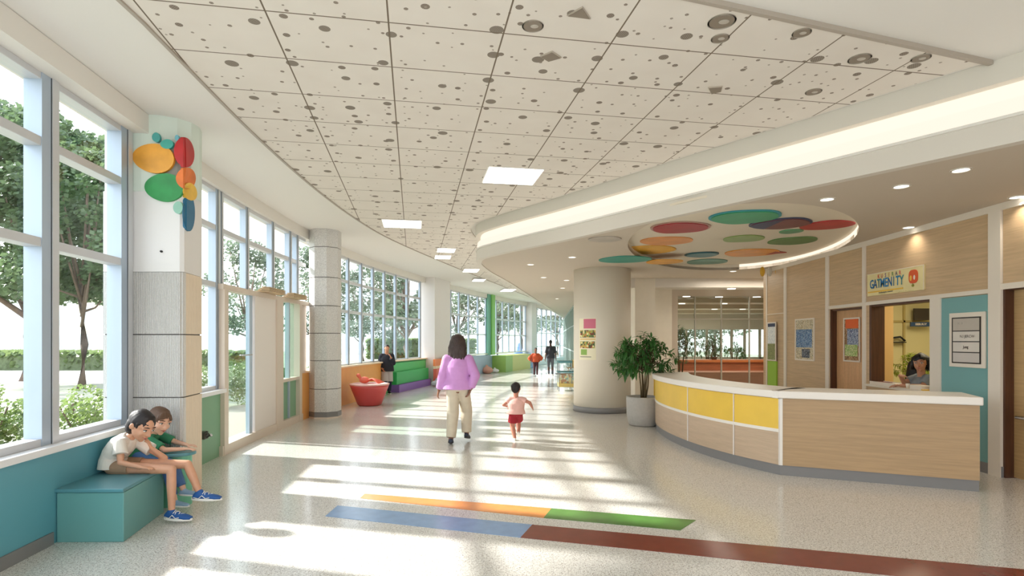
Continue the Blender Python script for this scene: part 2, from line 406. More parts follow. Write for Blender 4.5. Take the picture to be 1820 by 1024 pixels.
    if st.get('over'):
        O = MB(); O.loft([(pel + up_.normalized() * .06 * k, .094 * k, .07 * k, *fr_p), (pel, .105 * k, .08 * k, *fr_p), (pel - up_.normalized() * .05 * k, .098 * k, .076 * k, *fr_p)], 24)
        for i in (0, 1): O.cap(hip[i], hip[i].lerp(kn[i], .2), .064 * k); O.cone(hip[i], kn[i].lerp(an[i], .1), .064 * k, .066 * k)
        O.build('shorts', mat(st['over'][0], st['over'][1], .85), root, remesh=vox, sm=3)
    if not st.get('barefoot'):
        for i in (0, 1): shoe(root, an[i], J['toe'][i], st.get('shoeL', .15 * H), mat(st['shoe'][0], st['shoe'][1], .6), mat(st['sole'][0], st['sole'][1], .6), detail=det and st.get('laces', 1), vox=vox)
    return root

def stand(x, y, ang, H, headr=7.5, fl=.0, fr=.0, fb=(0, 0), arms=None, lean=0.0, wide=1, z0=0):
    """walking pose; fl / fr = forward reach of left / right ankle, fb = lift; arms = [(elbow), (wrist)] offsets per side in units of H"""
    hh = H / headr; s = (H - hh) / (1 - 1 / 7.5); w = wide
    c, sn = math.cos(ang), math.sin(ang)
    def T(p):
        X, Y, Z = p; return V((X * c - Y * sn, X * sn + Y * c, Z + z0))
    def D(p): X, Y, Z = p; return V((X * c - Y * sn, X * sn + Y * c, Z))
    J = {}; hz = .515 * s; L = lean * s
    J['pelvis'] = T((0, 0, hz + .02 * s)); J['waist'] = T((0, L * .3, .61 * s)); J['chest'] = T((0, L * .7, .715 * s)); J['neck'] = T((0, L, .80 * s + .01 * s))
    J['head'] = T((0, L + .03 * s, H - hh * .49)); J['hf'] = D((0, 1, -.08)); J['hu'] = D((0, .08, 1))
    sh = [(-.105 * s * w, L * .85, .785 * s), (.105 * s * w, L * .85, .785 * s)]; hp = [(-.05 * s, 0, hz), (.05 * s, 0, hz)]
    an, kn, toe = [], [], []
    for i, (fo, lf) in enumerate(((fl, fb[0]), (fr, fb[1]))):
        sx = -1 if i == 0 else 1; a = V((sx * .05 * s, fo * s, .047 * s + lf * s)); h = V(hp[i]); m_ = (a + h) / 2; d = (a - h).length / 2
        l = .242 * s; bend = math.sqrt(max(0, l * l - d * d)); kk = m_ + V((0, bend, 0)); an.append(T(a)); kn.append(T(kk)); t = V((sx * .12, 1, -lf * 9)) ; toe.append(D(t))
    el, wr = [], []
    arms = arms or [((-.03, -.02, -.16), (-.02, .05, -.15)), ((.03, -.02, -.16), (.02, .05, -.15))]
    for i in (0, 1):
        e = V(sh[i]) + V(arms[i][0]) * s; el.append(T(e)); wr.append(T(e + V(arms[i][1]) * s))
    J.update(sh=[T(p) for p in sh], el=el, wr=wr, hip=[T(p) for p in hp], kn=kn, an=an, toe=toe)
    o = V((x, y, 0))
    for q, vv in J.items():
        if q in ('hf', 'hu', 'toe'): continue
        J[q] = [p + o for p in vv] if isinstance(vv, list) else vv + o
    J['hn'] = [D((1, .3, 0)), D((-1, .3, 0))]
    return J, hh, s

tan = ('tan', (196, 142, 112)); brown = ('brown', (128, 84, 62)); fair = ('fair', (222, 172, 145)); dark = ('dark', (92, 62, 50))
blk = ('black', (22, 18, 18)); dbr = ('dark_brown', (52, 36, 30)); lbr = ('light_brown', (120, 88, 62))
# woman in purple, seen from behind
J, hh, s = stand(-.86, 8.93, 0, 1.74, 7.0, fl=-.02, fr=.10, fb=(0, .03), lean=0, wide=.98,
    arms=[((-.035, -.02, -.16), (-.04, .05, -.13)), ((.062, -.05, -.145), (-.045, .02, -.13))])
J['an'][1] += V((.04, .0, 0)); J['kn'][1] += V((.03, 0, 0)); J['an'][0] += V((-.02, 0, 0)); J['hf'] = V((.15, 1, -.1))
figure((-.86, 8.93, 0), 'woman with long dark hair walking away in purple blouse and beige trousers', J, s, hh,
    dict(skin=brown, hair=('brown_dark', (58, 42, 38)), hairstyle='long', hairlen=1.4, top=('purple_cloth', (196, 142, 200)), topname='blouse', loose=1.18, hemw=1.12, sleeve=1.85, sleevew=1.22, hem=.9, thick=1.02,
         bot=('beige_cloth', (202, 190, 170)), legw=1.3, leg=1.93, shoe=('navy_shoe', (45, 54, 72)), sole=('dark_sole', (38, 38, 42)), vox=.010, detail=0))
# toddler
J, hh, s = stand(.065, 9.28, 0, .955, 4.5, fl=-.03, fr=.05, fb=(0, .10), lean=.0, wide=1.1,
    arms=[((-.12, .0, -.10), (.03, .10, -.03)), ((.15, -.01, -.06), (.05, .06, -.10))])
J['an'][0] = V((.045, 9.24, .045)); J['kn'][0] = V((.005, 9.31, .235)); J['hf'] = V((.25, 1, -.05))
figure((.065, 9.28, 0), 'toddler running away in pale pink shirt and red shorts', J, s * 1.18, hh,
    dict(skin=('ruddy', (190, 126, 104)), hair=('toddler_black', (34, 24, 24)), hairstyle='crop', top=('pink_cloth', (226, 178, 168)), loose=1.22, sleeve=.5, hem=.7,
         thick=1.2, bot=('red_cloth', (158, 30, 44)), botname='shorts', leg=.72, legw=1.2, shoe=('white_shoe', (226, 218, 210)), sole=('white_sole', (235, 232, 226)), vox=.007, shoeL=.14, handk=.8, detail=0))
# person by the orange panel
J, hh, s = stand(-3.83, 17.2, PI + .35, 1.52, 7.0, fl=-.03, fr=.06, arms=[((-.02, .04, -.15), (.06, .11, .12)), ((.03, -.03, -.16), (-.04, .10, -.10))])
figure((-3.83, 17.2, 0), 'person in dark jacket and grey shorts lifting hand to face by orange panel', J, s * 1.12, hh,
    dict(skin=tan, hair=blk, top=('dark_jacket', (34, 36, 44)), topname='jacket', loose=1.25, sleeve=1.85, sleevew=1.3, hem=2, bot=('navy_trousers', (36, 42, 66)), leg=1.9, legw=1.1, over=('grey_shorts', (176, 170, 168)),
         shoe=('black_shoe', (24, 24, 26)), sole=('white_sole', (235, 232, 226)), vox=.011))
J, hh, s = stand(1.09, 25.9, PI, 1.31, 6.4, fl=.07, fr=-.05, arms=[((-.10, 0, -.13), (.06, .08, -.10)), ((.12, -.02, -.14), (-.05, .06, -.10))])
figure((1.09, 25.9, 0), 'child in loose rust orange top and dark leggings walking beside tall adult', J, s, hh,
    dict(skin=brown, hair=blk, top=('rust_cloth', (196, 84, 48)), topname='top', loose=1.45, sleeve=1.7, sleevew=1.8, hem=.8, bot=('plum_cloth', (72, 40, 46)), legw=.95, shoe=('white_shoe', (226, 218, 210)), sole=('white_sole', (235, 232, 226)), vox=.012))
J, hh, s = stand(1.78, 25.9, 0, 1.66, 7.8, fl=.04, fr=-.05, wide=.92)
figure((1.78, 25.9, 0), 'tall adult in dark grey top and slim grey trousers seen from behind', J, s, hh,
    dict(skin=dark, hair=blk, hairstyle='crop', top=('charcoal_cloth', (52, 54, 62)), topname='top', loose=1.12, sleeve=.9, sleevew=1.1, hem=1.5, bot=('grey_cloth', (88, 90, 98)), legw=.8, shoe=('white_shoe', (226, 218, 210)), sole=('white_sole', (235, 232, 226)), vox=.012))
# receptionist behind the opening (faces left and down)
Wx, Wy = 6.19, 8.48
J = dict(pelvis=(Wx + .02, Wy + .02, .52), waist=(Wx, Wy, .70), chest=(Wx - .02, Wy - .01, .96), neck=(Wx - .03, Wy - .02, 1.12), head=(Wx - .075, Wy - .05, 1.315), hf=(-.72, -.69, -.12), hu=(-.05, 0, 1),
    sh=[(Wx - .03, Wy - .17, 1.08), (Wx + .05, Wy + .15, 1.08)], el=[(Wx - .14, Wy - .18, .97), (Wx - .14, Wy + .20, 1.0)], wr=[(Wx - .34, Wy - .02, .97), (Wx - .26, Wy + .12, 1.11)],
    hip=[(Wx, Wy - .09, .5), (Wx, Wy + .09, .5)], kn=[(Wx + .15, Wy - .08, .45), (Wx + .15, Wy + .10, .45)], an=[(Wx + .15, Wy - .10, .07), (Wx + .15, Wy + .10, .07)], toe=[(1, 0, 0), (1, 0, 0)],
    hn=[(0, 0, -1), (-.2, -.7, -.6)], hd=[(-.8, .5, .0), (-.3, -.9, .1)])
figure((Wx, Wy, 0), 'woman in grey top with curly black hair seated behind the reception opening', J, 1.62, .262,
    dict(skin=('warm', (190, 136, 106)), hair=('curly', (14, 11, 12)), hairstyle='waves', hairlen=.6, top=('grey_top', (128, 134, 138)), sleeve=.7, loose=1.1, bot=('dark_jacket', (34, 36, 44)), shoe=('black_shoe', (24, 24, 26)), sole=('dark_sole', (38, 38, 42)), vox=.006, detail=1, laces=0))

# the two children on the bench by the first column (front one in white)
def K(px, py, y): return at(px, py, y)
J = dict(pelvis=(-3.68, 5.20, .515), waist=(-3.68, 5.205, .595), chest=(-3.605, 5.21, .685), neck=(-3.525, 5.21, .765), head=(-3.41, 5.18, .868), hf=(.80, -.22, -.56), hu=(.55, -.05, .83),
    sh=[(-3.575, 5.31, .72), (-3.545, 5.09, .715)], el=[(-3.29, 5.33, .535), (-3.50, 5.03, .555)], wr=[(-3.365, 5.25, .645), (-3.32, 5.03, .515)],
    hip=[(-3.64, 5.265, .49), (-3.64, 5.135, .49)], kn=[(-3.075, 5.33, .475), (-3.10, 5.12, .475)], an=[(-2.94, 5.30, .205), (-3.085, 5.10, .085)], toe=[(1, .05, -.02), (1, -.15, 0)],
    hn=[(-.9, -.3, .2), (0, .1, -1)], hd=[(-.25, -.3, 1), (1, .12, -.05)])
figure((-3.64, 5.2, .445), 'child in white t-shirt and blue trainers resting chin on hand on teal bench', J, 1.20, .272,
    dict(skin=('child_tan', (206, 154, 124)), hair=('child_black', (30, 22, 22)), hairstyle='pony', top=('white_cloth', (222, 216, 206)), topname='t_shirt', loose=1.18, sleeve=.58, sleevew=1.25, hem=1.2,
         bot=('khaki_cloth', (160, 130, 104)), botname='shorts', leg=.3, shoe=('blue_shoe', (32, 84, 150)), sole=('white_sole', (235, 232, 226)), vox=.005, detail=1, shoeL=.265, curl=.3, handk=.95, neckk=.95))
J = dict(pelvis=(-3.74, 5.60, .52), waist=(-3.715, 5.62, .59), chest=(-3.67, 5.65, .66), neck=(-3.625, 5.68, .70), head=(-3.53, 5.64, .845), hf=(.84, -.44, -.36), hu=(.36, -.05, .93),
    sh=[(-3.64, 5.77, .685), (-3.60, 5.57, .665)], el=[(-3.46, 5.80, .60), (-3.42, 5.54, .57)], wr=[(-3.30, 5.72, .585), (-3.27, 5.62, .565)],
    hip=[(-3.70, 5.66, .50), (-3.70, 5.54, .50)], kn=[(-3.27, 5.44, .44), (-3.29, 5.36, .43)], an=[(-3.16, 5.42, .20), (-3.21, 5.36, .11)], toe=[(1, -.1, 0), (1, -.1, 0)],
    hn=[(0, 0, -1), (0, 0, -1)], hd=[(1, -.1, 0), (1, .1, .0)])
figure((-3.78, 5.62, .445), 'child in green shirt with light brown hair leaning over the round teal seat', J, 1.12, .262,
    dict(skin=('child_fair', (222, 176, 150)), hair=('child_brown', (92, 66, 48)), hairstyle='boy', top=('green_cloth', (52, 128, 92)), topname='t_shirt', loose=1.12, sleeve=.8, hem=1.2,
         bot=('denim', (70, 104, 150)), leg=1.8, shoe=('pale_blue_shoe', (140, 170, 196)), sole=('white_sole', (235, 232, 226)), vox=.005, detail=1, laces=0, shoeL=.19, curl=.25, handk=1.0))
# ------------------------------------------------------------------ the hall
white = mat('painted_white', (226, 222, 215), .6); cream = mat('cream_paint', (222, 214, 198), .65, var=.02); ceilm = mat('ceiling_paint', (224, 221, 215), .8)
ringm = mat('soffit_grey', (212, 206, 196), .7); taupe = mat('soffit_dimmed_taupe', (198, 186, 170), .75)  # taupe is darker than the ring: weaker light there put into the paint
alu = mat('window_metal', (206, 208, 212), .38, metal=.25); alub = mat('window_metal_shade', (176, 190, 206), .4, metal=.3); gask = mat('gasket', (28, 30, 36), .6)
sillm = mat('sill_white', (228, 228, 230), .35); pane = glass('window_glass')
teal = mat('teal_paint', (94, 158, 172), .45); tealb = mat('bench_teal', (104, 160, 158), .4); tealt = mat('bench_teal_top', (88, 144, 154), .35)
sage = mat('sage_paint', (126, 168, 136), .5); basem = mat('grey_skirting', (128, 126, 126), .45)
CZ = 4.0
wpts = [(-2, -2.93), (0, -3.17), (2.3, -3.45), (4.58, -3.72), (8.4, -4.17), (11.7, -4.33), (13.75, -4.30), (17, -3.98), (20.6, -3.3), (24, -2.55), (29, -1.1), (35, .95), (40.5, 3.05), (44, 4.5)]
def wx(Y):
    P = wpts
    for i in range(len(P) - 1):
        if P[i][0] <= Y <= P[i + 1][0]:
            y0, x0 = P[i]; y1, x1 = P[i + 1]
            def sl(k):
                if k <= 0: return (P[1][1] - P[0][1]) / (P[1][0] - P[0][0])
                if k >= len(P) - 1: return (P[-1][1] - P[-2][1]) / (P[-1][0] - P[-2][0])
                return (P[k + 1][1] - P[k - 1][1]) / (P[k + 1][0] - P[k - 1][0])
            h = y1 - y0; t = (Y - y0) / h; m0, m1 = sl(i) * h, sl(i + 1) * h
            return (2 * t**3 - 3 * t**2 + 1) * x0 + (t**3 - 2 * t**2 + t) * m0 + (-2 * t**3 + 3 * t**2) * x1 + (t**3 - t**2) * m1
def wl(y0, y1, n=None):
    n = n or max(1, int((y1 - y0) / 1.2)); return [(wx(y0 + (y1 - y0) * i / n), y0 + (y1 - y0) * i / n) for i in range(n + 1)]

# floor: pale terrazzo, dark chips
def terrazzo():
    m = bpy.data.materials.new('terrazzo'); m.use_nodes = True; nt = m.node_tree; N = nt.nodes; L = nt.links; b = N['Principled BSDF']
    tc = N.new('ShaderNodeTexCoord'); prev = None
    base = N.new('ShaderNodeTexNoise'); base.inputs['Scale'].default_value = 60; L.new(tc.outputs['Object'], base.inputs['Vector'])
    r = N.new('ShaderNodeValToRGB'); r.color_ramp.elements[0].color = (*lin((206, 202, 195)), 1); r.color_ramp.elements[1].color = (*lin((230, 227, 221)), 1)
    r.color_ramp.elements[0].position = .38; r.color_ramp.elements[1].position = .58
    L.new(base.outputs['Fac'], r.inputs[0]); prev = r.outputs[0]
    for sc, th, c, keep in ((95, .24, (84, 76, 70), .5), (60, .24, (140, 124, 106), .4), (150, .30, (110, 102, 96), .6), (80, .26, (238, 234, 226), .5)):
        v = N.new('ShaderNodeTexVoronoi'); v.inputs['Scale'].default_value = sc; L.new(tc.outputs['Object'], v.inputs['Vector'])
        lt = N.new('ShaderNodeMath'); lt.operation = 'LESS_THAN'; lt.inputs[1].default_value = th; L.new(v.outputs['Distance'], lt.inputs[0])
        s = N.new('ShaderNodeSeparateColor'); L.new(v.outputs['Color'], s.inputs[0])
        k = N.new('ShaderNodeMath'); k.operation = 'LESS_THAN'; k.inputs[1].default_value = keep; L.new(s.outputs[0], k.inputs[0])
        mu = N.new('ShaderNodeMath'); mu.operation = 'MULTIPLY'; L.new(lt.outputs[0], mu.inputs[0]); L.new(k.outputs[0], mu.inputs[1])
        mx = N.new('ShaderNodeMixRGB'); mx.inputs[2].default_value = (*lin(c), 1); L.new(mu.outputs[0], mx.inputs[0]); L.new(prev, mx.inputs[1]); prev = mx.outputs[0]
    L.new(prev, b.inputs['Base Color']); b.inputs['Roughness'].default_value = .16; b.inputs['Specular IOR Level'].default_value = .55
    n2 = N.new('ShaderNodeTexNoise'); n2.inputs['Scale'].default_value = 1.5; L.new(tc.outputs['Object'], n2.inputs['Vector'])
    mr = N.new('ShaderNodeMapRange'); mr.inputs[3].default_value = .10; mr.inputs[4].default_value = .22; L.new(n2.outputs['Fac'], mr.inputs[0]); L.new(mr.outputs[0], b.inputs['Roughness'])
    return m
fl = [(p[0] - .25, p[1]) for p in wl(-2, 44, 40)] + [(12, 44), (12, -2)]
struct('floor', MB().prism(fl, -.12, 0), terrazzo())
# inlaid coloured bands
def inlay(pix, rgb, name, label):
    P = [gp(*q) for q in pix]; c = sum(P, V((0, 0, 0))) / len(P)
    o = MB().prism([(p.x, p.y) for p in P], .0005, .003).build('floor_stripe', mat(name, rgb, .2, var=.08, vscale=8), loc=(c.x, c.y, 0)); tag(o, label, 'floor stripe', 'coloured stripes in the terrazzo')
inlay([(648, 878), (980, 904), (966, 921), (640, 886)], (214, 140, 74), 'inlay_orange', 'orange tapering stripe set in the terrazzo floor')
inlay([(980, 904), (1237, 925), (1209, 943), (966, 921)], (84, 128, 62), 'inlay_green', 'green stripe end set in the terrazzo floor')
inlay([(600, 899), (946, 933), (925, 956), (578, 918)], (132, 164, 204), 'inlay_blue', 'pale blue stripe set in the terrazzo floor')
inlay([(946, 933), (1900, 1020), (1990, 1065), (925, 956)], (124, 52, 40), 'inlay_red', 'long brick red stripe set in the terrazzo floor')

# soffit edge curve
fpts = [(6.6, 1.2), (5.9, 2.15), (4.16, 4.57), (2.39, 6.98), (.82, 9.16), (-.30, 10.65), (-.74, 11.6), (-.66, 13.2), (-.16, 16.1), (.93, 23.1), (2.3, 32), (3.7, 41), (4.4, 45)]
fc = catmull(fpts, 8)
fcp = [(p[0], p[1]) for p in fc]
# ceiling slab (plain) and tiled field
cl = [(p[0] - .3, p[1]) for p in wl(-2, 44, 40)] + [(12, 44), (12, -2)]
struct('ceiling', MB().prism(cl, CZ, CZ + .2), ceilm)
def tilemat():
    m = bpy.data.materials.new('ceiling_tile'); m.use_nodes = True; nt = m.node_tree; N = nt.nodes; L = nt.links; b = N['Principled BSDF']; b.inputs['Roughness'].default_value = .8
    tc = N.new('ShaderNodeTexCoord'); mp = N.new('ShaderNodeMapping'); mp.vector_type = 'TEXTURE'; mp.inputs['Rotation'].default_value = (0, 0, math.atan(.175)); L.new(tc.outputs['Object'], mp.inputs[0])
    def M(op, a, b_=None, c=None):
        n = N.new('ShaderNodeMath'); n.operation = op
        for i, x in enumerate((a, b_, c)):
            if x is None: continue
            if isinstance(x, (int, float)): n.inputs[i].default_value = x
            else: L.new(x, n.inputs[i])
        return n.outputs[0]
    sp = N.new('ShaderNodeSeparateXYZ'); L.new(mp.outputs[0], sp.inputs[0])
    def line(s, off, per):
        f = M('FRACT', M('DIVIDE', M('SUBTRACT', s, off), per)); return M('LESS_THAN', M('MINIMUM', f, M('SUBTRACT', 1, f)), .0062 / per)
    g = M('MAXIMUM', line(sp.outputs[0], -.18, .85), line(sp.outputs[1], 4.2, .68))
    base = N.new('ShaderNodeTexNoise'); base.inputs['Scale'].default_value = 3; L.new(mp.outputs[0], base.inputs['Vector'])
    r = N.new('ShaderNodeValToRGB'); r.color_ramp.elements[0].color = (*lin((214, 206, 196)), 1); r.color_ramp.elements[1].color = (*lin((224, 218, 209)), 1); L.new(base.outputs['Fac'], r.inputs[0])
    prev = r.outputs[0]
    def dots(sc, rad, keep, off, col):
        nonlocal prev
        mo = N.new('ShaderNodeMapping'); mo.inputs['Location'].default_value = (off, off * 1.7, 0); L.new(mp.outputs[0], mo.inputs[0])
        v = N.new('ShaderNodeTexVoronoi'); v.voronoi_dimensions = '2D'; v.inputs['Scale'].default_value = sc; v.inputs['Randomness'].default_value = .8; L.new(mo.outputs[0], v.inputs['Vector'])
        s = N.new('ShaderNodeSeparateColor'); L.new(v.outputs['Color'], s.inputs[0])
        rr = M('MULTIPLY_ADD', s.outputs[1], rad * sc * .35, rad * sc * .75)
        d = M('MULTIPLY', M('LESS_THAN', v.outputs['Distance'], rr), M('LESS_THAN', s.outputs[0], keep))
        # fine mesh inside the dark holes
        w = N.new('ShaderNodeTexChecker'); w.inputs['Scale'].default_value = 110; w.inputs[1].default_value = (*lin(col), 1); w.inputs[2].default_value = (*lin([min(255, x + 34) for x in col]), 1); L.new(mp.outputs[0], w.inputs[0])
        mx = N.new('ShaderNodeMixRGB'); L.new(d, mx.inputs[0]); L.new(prev, mx.inputs[1]); L.new(w.outputs[0], mx.inputs[2]); prev = mx.outputs[0]
    dots(2.3, .050, .55, .3, (112, 102, 90)); dots(2.9, .030, .42, 3.1, (112, 100, 88)); dots(4.6, .016, .5, 7.7, (120, 108, 96)); dots(5.2, .011, .4, 11.3, (136, 126, 114))
    mx = N.new('ShaderNodeMixRGB'); mx.inputs[2].default_value = (*lin((112, 98, 82)), 1); L.new(g, mx.inputs[0]); L.new(prev, mx.inputs[1]); L.new(mx.outputs[0], b.inputs['Base Color'])
    return m
left_edge = [(-2.60, 2.2), (-2.66, 3.88), (-2.70, 4.39), (-2.88, 6.27), (-2.99, 8.55), (-2.96, 10.8), (-2.74, 13.05), (-2.01, 16.8), (-1.15, 20.7), (-.25, 24.7), (.7, 29), (1.75, 33.6), (3.2, 39.5)]
lec = [(p[0], p[1]) for p in catmull(left_edge, 5)]
right = offset([p for p in fcp if p[1] > 4.7], .10)
near = [(3.95, 4.72), (1.32, 3.88), (-2.60, 2.62)]
tl = [p for p in lec if p[1] > 2.65] + [p for p in right[::-1] if p[1] < 39] + near
def flat(name, poly, z0, z1, m, holes=(), kind='structure'):
    import bmesh
    bm = bmesh.new(); es = []
    for lp in (poly, *holes):
        vs = [bm.verts.new((p[0], p[1], z0)) for p in lp]
        es += [bm.edges.new((vs[i], vs[(i + 1) % len(vs)])) for i in range(len(vs))]
    bmesh.ops.triangle_fill(bm, edges=es, use_beauty=True, use_dissolve=False)
    g = bmesh.ops.extrude_face_region(bm, geom=bm.faces[:])
    for v in g['geom']:
        if isinstance(v, bmesh.types.BMVert): v.co.z = z1
    bmesh.ops.recalc_face_normals(bm, faces=bm.faces[:])
    me = bpy.data.meshes.new(name); bm.to_mesh(me); bm.free(); me.materials.append(m)
    o = bpy.data.objects.new(name, me); C.objects.link(o); o['kind'] = kind
    return o
flat('ceiling_tile_field', tl, CZ - .03, CZ + .005, tilemat())
edge = mat('ceiling_edge_trim', (168, 158, 146), .5)
struct('trim_1', MB().ribbon([p for p in lec if p[1] > 2.65], CZ - .045, CZ + .002, .0, .028), edge)
struct('trim_2', MB().ribbon([(4.02, 4.745), (1.32, 3.88), (-2.60, 2.62)], CZ - .036, CZ + .002, .0, .035), edge)

# fascia with glowing cove, ring, inner soffit
N_ = len(fc)
def loop_between(A, B, za, zb, name, m):
    mb = MB(); n = len(A)
    mb.add([(*A[i], za) for i in range(n)] + [(*B[i], zb) for i in range(n)], [(i, i + 1, n + i + 1, n + i) for i in range(n - 1)])
    return struct(name, mb, m)
# soffit side of the curve: moving from near-right to the tip then away; inside = right hand side when heading away
inn = lambda d: offset(fcp, -d)
struct('trim_3', MB().ribbon(fcp, 3.80, CZ, -.16, 0), mat('fascia_paint', (214, 209, 199), .7))
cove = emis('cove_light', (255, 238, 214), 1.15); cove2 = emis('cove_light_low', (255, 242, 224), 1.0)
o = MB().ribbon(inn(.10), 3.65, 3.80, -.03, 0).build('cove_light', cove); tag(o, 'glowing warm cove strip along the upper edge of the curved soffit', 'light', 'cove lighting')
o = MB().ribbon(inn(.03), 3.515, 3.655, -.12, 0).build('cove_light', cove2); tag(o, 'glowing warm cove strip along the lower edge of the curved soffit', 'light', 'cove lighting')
ob_ = struct('trim_4', MB().ribbon(fcp, 3.49, 3.515, -.2, .01), white)
insx = inn(.85)
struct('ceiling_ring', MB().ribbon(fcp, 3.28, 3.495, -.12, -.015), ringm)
insx = inn(.05)
# inner soffit with oval opening
oc = V((3.95, 10.0)); od = V((.35, .94)).normalized(); on = V((od.y, -od.x))
def oval(a, b, n=64): return [tuple(oc + od * a * math.cos(2 * PI * i / n) + on * b * math.sin(2 * PI * i / n)) for i in range(n)]
inner = [p for p in insx] + [(12, 44), (12, 2.2)]
inner = [p for p in inner if p[0] < 11.99 or True]
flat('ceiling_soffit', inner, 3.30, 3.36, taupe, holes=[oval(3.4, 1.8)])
flat('ceiling_oval', oval(3.45, 1.85), 3.42, 3.45, mat('oval_cream', (222, 212, 194), .7))
mb = MB(); A = oval(3.4, 1.8); n = len(A)
mb.add([(*p, 3.30) for p in A] + [(*p, 3.42) for p in A], [(i, (i + 1) % n, n + (i + 1) % n, n + i) for i in range(n)])
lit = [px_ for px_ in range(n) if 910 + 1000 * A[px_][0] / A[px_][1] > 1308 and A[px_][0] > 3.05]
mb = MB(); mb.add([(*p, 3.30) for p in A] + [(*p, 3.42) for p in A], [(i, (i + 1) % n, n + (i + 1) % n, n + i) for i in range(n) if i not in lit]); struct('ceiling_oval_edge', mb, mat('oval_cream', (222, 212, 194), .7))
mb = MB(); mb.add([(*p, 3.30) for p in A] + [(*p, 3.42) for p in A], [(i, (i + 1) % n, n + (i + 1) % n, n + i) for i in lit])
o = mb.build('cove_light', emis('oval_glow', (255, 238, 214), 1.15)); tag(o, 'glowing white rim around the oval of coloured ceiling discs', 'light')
# coloured discs
DZ = 3.415
discs = [(1209, 404, 97, 'crimson', (158, 26, 42), 'large crimson red ceiling disc with thin grey rim'), (1323, 385, 110, 'emerald', (40, 150, 104), 'largest emerald green ceiling disc with blue rim, beside the crimson one'),
 (1387, 397, 92, 'maroon', (112, 58, 62), 'ceiling disc fading from dark blue to rust red'), (1470, 400, 86, 'red', (178, 40, 44), 'bright red ceiling disc at the tip of the glowing oval'),
 (1406, 411, 40, 'mint', (86, 150, 110), 'smallest mint green ceiling disc between two larger ones'), (1408, 428, 84, 'forest', (84, 128, 66), 'wide olive green ceiling disc near the glowing rim'),
 (1322, 424, 72, 'lime', (130, 156, 82), 'slim yellow green ceiling disc in the middle of the oval'), (1184, 428, 90, 'peach', (218, 146, 84), 'peach orange ceiling disc below the crimson one'),
 (1148, 444, 100, 'mustard', (222, 166, 54), 'wide mustard yellow ceiling disc between peach and teal discs'), (1111, 461, 90, 'turq', (44, 148, 132), 'turquoise ceiling disc directly above the round column'),
 (1181, 465, 64, 'amber', (224, 158, 44), 'small amber ceiling disc beside the turquoise one'), (1247, 452, 56, 'deepteal', (54, 108, 112), 'small dark teal ceiling disc with darker rim'),
 (1257, 465, 72, 'sageteal', (92, 138, 122), 'dusty sage ceiling disc at the rear of the oval'), (1336, 449, 92, 'tangerine', (224, 146, 40), 'tangerine ceiling disc with brick red tail'), (1075, 425, 56, 'palegrey', (176, 168, 158), 'pale grey ceiling disc apart from the oval')]
for i, (px, py, w, nm, c, lab) in enumerate(discs):
    z = DZ; p = gp(px, py, z); r_ = V((p.x, p.y)) - oc; a = r_.dot(od) / 3.4; b2 = r_.dot(on) / 1.8
    if a * a + b2 * b2 > .97: z = 3.296; p = gp(px, py, z)
    r = w * p.y / 2000; t = thing('ceiling_disc', (p.x, p.y, z), lab, 'ceiling disc', 'coloured discs on the ceiling')
    k = 44; sh_ = [(p.x + r * math.cos(2 * PI * q / k) * (1 + .05 * math.sin(2 * q * 2 * PI / k + i)), p.y + r * .92 * math.sin(2 * PI * q / k) * (1 + .06 * math.cos(q * 6 * PI / k + i * 2))) for q in range(k)]
    if nm in ('crimson', 'emerald', 'maroon', 'deepteal'):
        rim = {'crimson': (176, 140, 128), 'emerald': (52, 146, 158), 'maroon': (54, 66, 96), 'deepteal': (40, 84, 92)}[nm]
        MB().prism([(p.x + (a_[0] - p.x) * 1.09, p.y + (a_[1] - p.y) * 1.09) for a_ in sh_], z - .012, z + .003).build('rim', mat('disc_rim_' + nm, rim, .5), t)
        z -= .012
    MB().prism(sh_, z - .012, z + .002).build('disc', mat('disc_' + nm, c, .45, var=.12, vscale=3), t)
    if nm == 'tangerine':
        MB().prism([(p.x + .72 * r, p.y - .42 * r), (p.x + 1.3 * r, p.y - .1 * r), (p.x + .72 * r, p.y + .42 * r)], z - .014, z + .001).build('tail', mat('disc_tail', (170, 62, 44), .5), t)
    if nm == 'maroon':
        MB().prism([q for q in sh_ if q[0] < p.x - r * .15] , z - .014, z - .011).build('blue_part', mat('disc_blue', (50, 58, 92), .5), t)
# three petals on the wall end of the soffit
for j, (px, c, lab) in enumerate(((1355, (206, 160, 40), 'small yellow leaf shape hanging under the soffit beside the wood wall'), (1368, (196, 190, 176), 'small grey leaf shape hanging between two yellow ones'), (1382, (214, 158, 40), 'small amber leaf shape hanging closest to the wood wall corner'))):
    p = at(px, 467, 12.6)
    o = MB().ell((p.x, p.y, 3.19), .055, .02, .11).build('hanging_leaf', mat('leaf_shape_%d' % j, c, .5), smooth=True, loc=(p.x, p.y, 3.19)); tag(o, lab, 'decoration', 'hanging leaf shapes')

# ------------------------------------------------------------------ left wall: parapet, frames, panes, beam
bays = [  # y0, y1, sill z, mullions, transoms, frame depth
    (1.4, 5.80, .80, [1.4, 3.15, 4.62, 5.74], [2.40, 3.21], .13, .085),
    (6.35, 8.10, .95, [7.15, 8.02], [2.40, 3.21], .10, .07),
    (8.10, 12.0, 2.42, [8.14, 9.1, 10.22, 11.1, 11.5], [3.21], .09, .07),
    (12.2, 20.7, .98, [12.9, 13.9, 14.75, 15.7, 16.6, 17.5, 18.4, 19.4, 20.6], [2.36, 3.14], .06, .055),
    (22.9, 35.0, .95, [22.9, 24.0, 25.0, 26.2, 27.4, 28.5, 30.0, 31.0, 32.0, 33.0, 34.0, 34.9], [1.9, 2.75], .06, .06),
    (35.9, 43.6, .3, [35.9, 37, 38, 39, 40, 41, 42, 43.2], [1.2, 2.1, 3.0], .06, .06)]
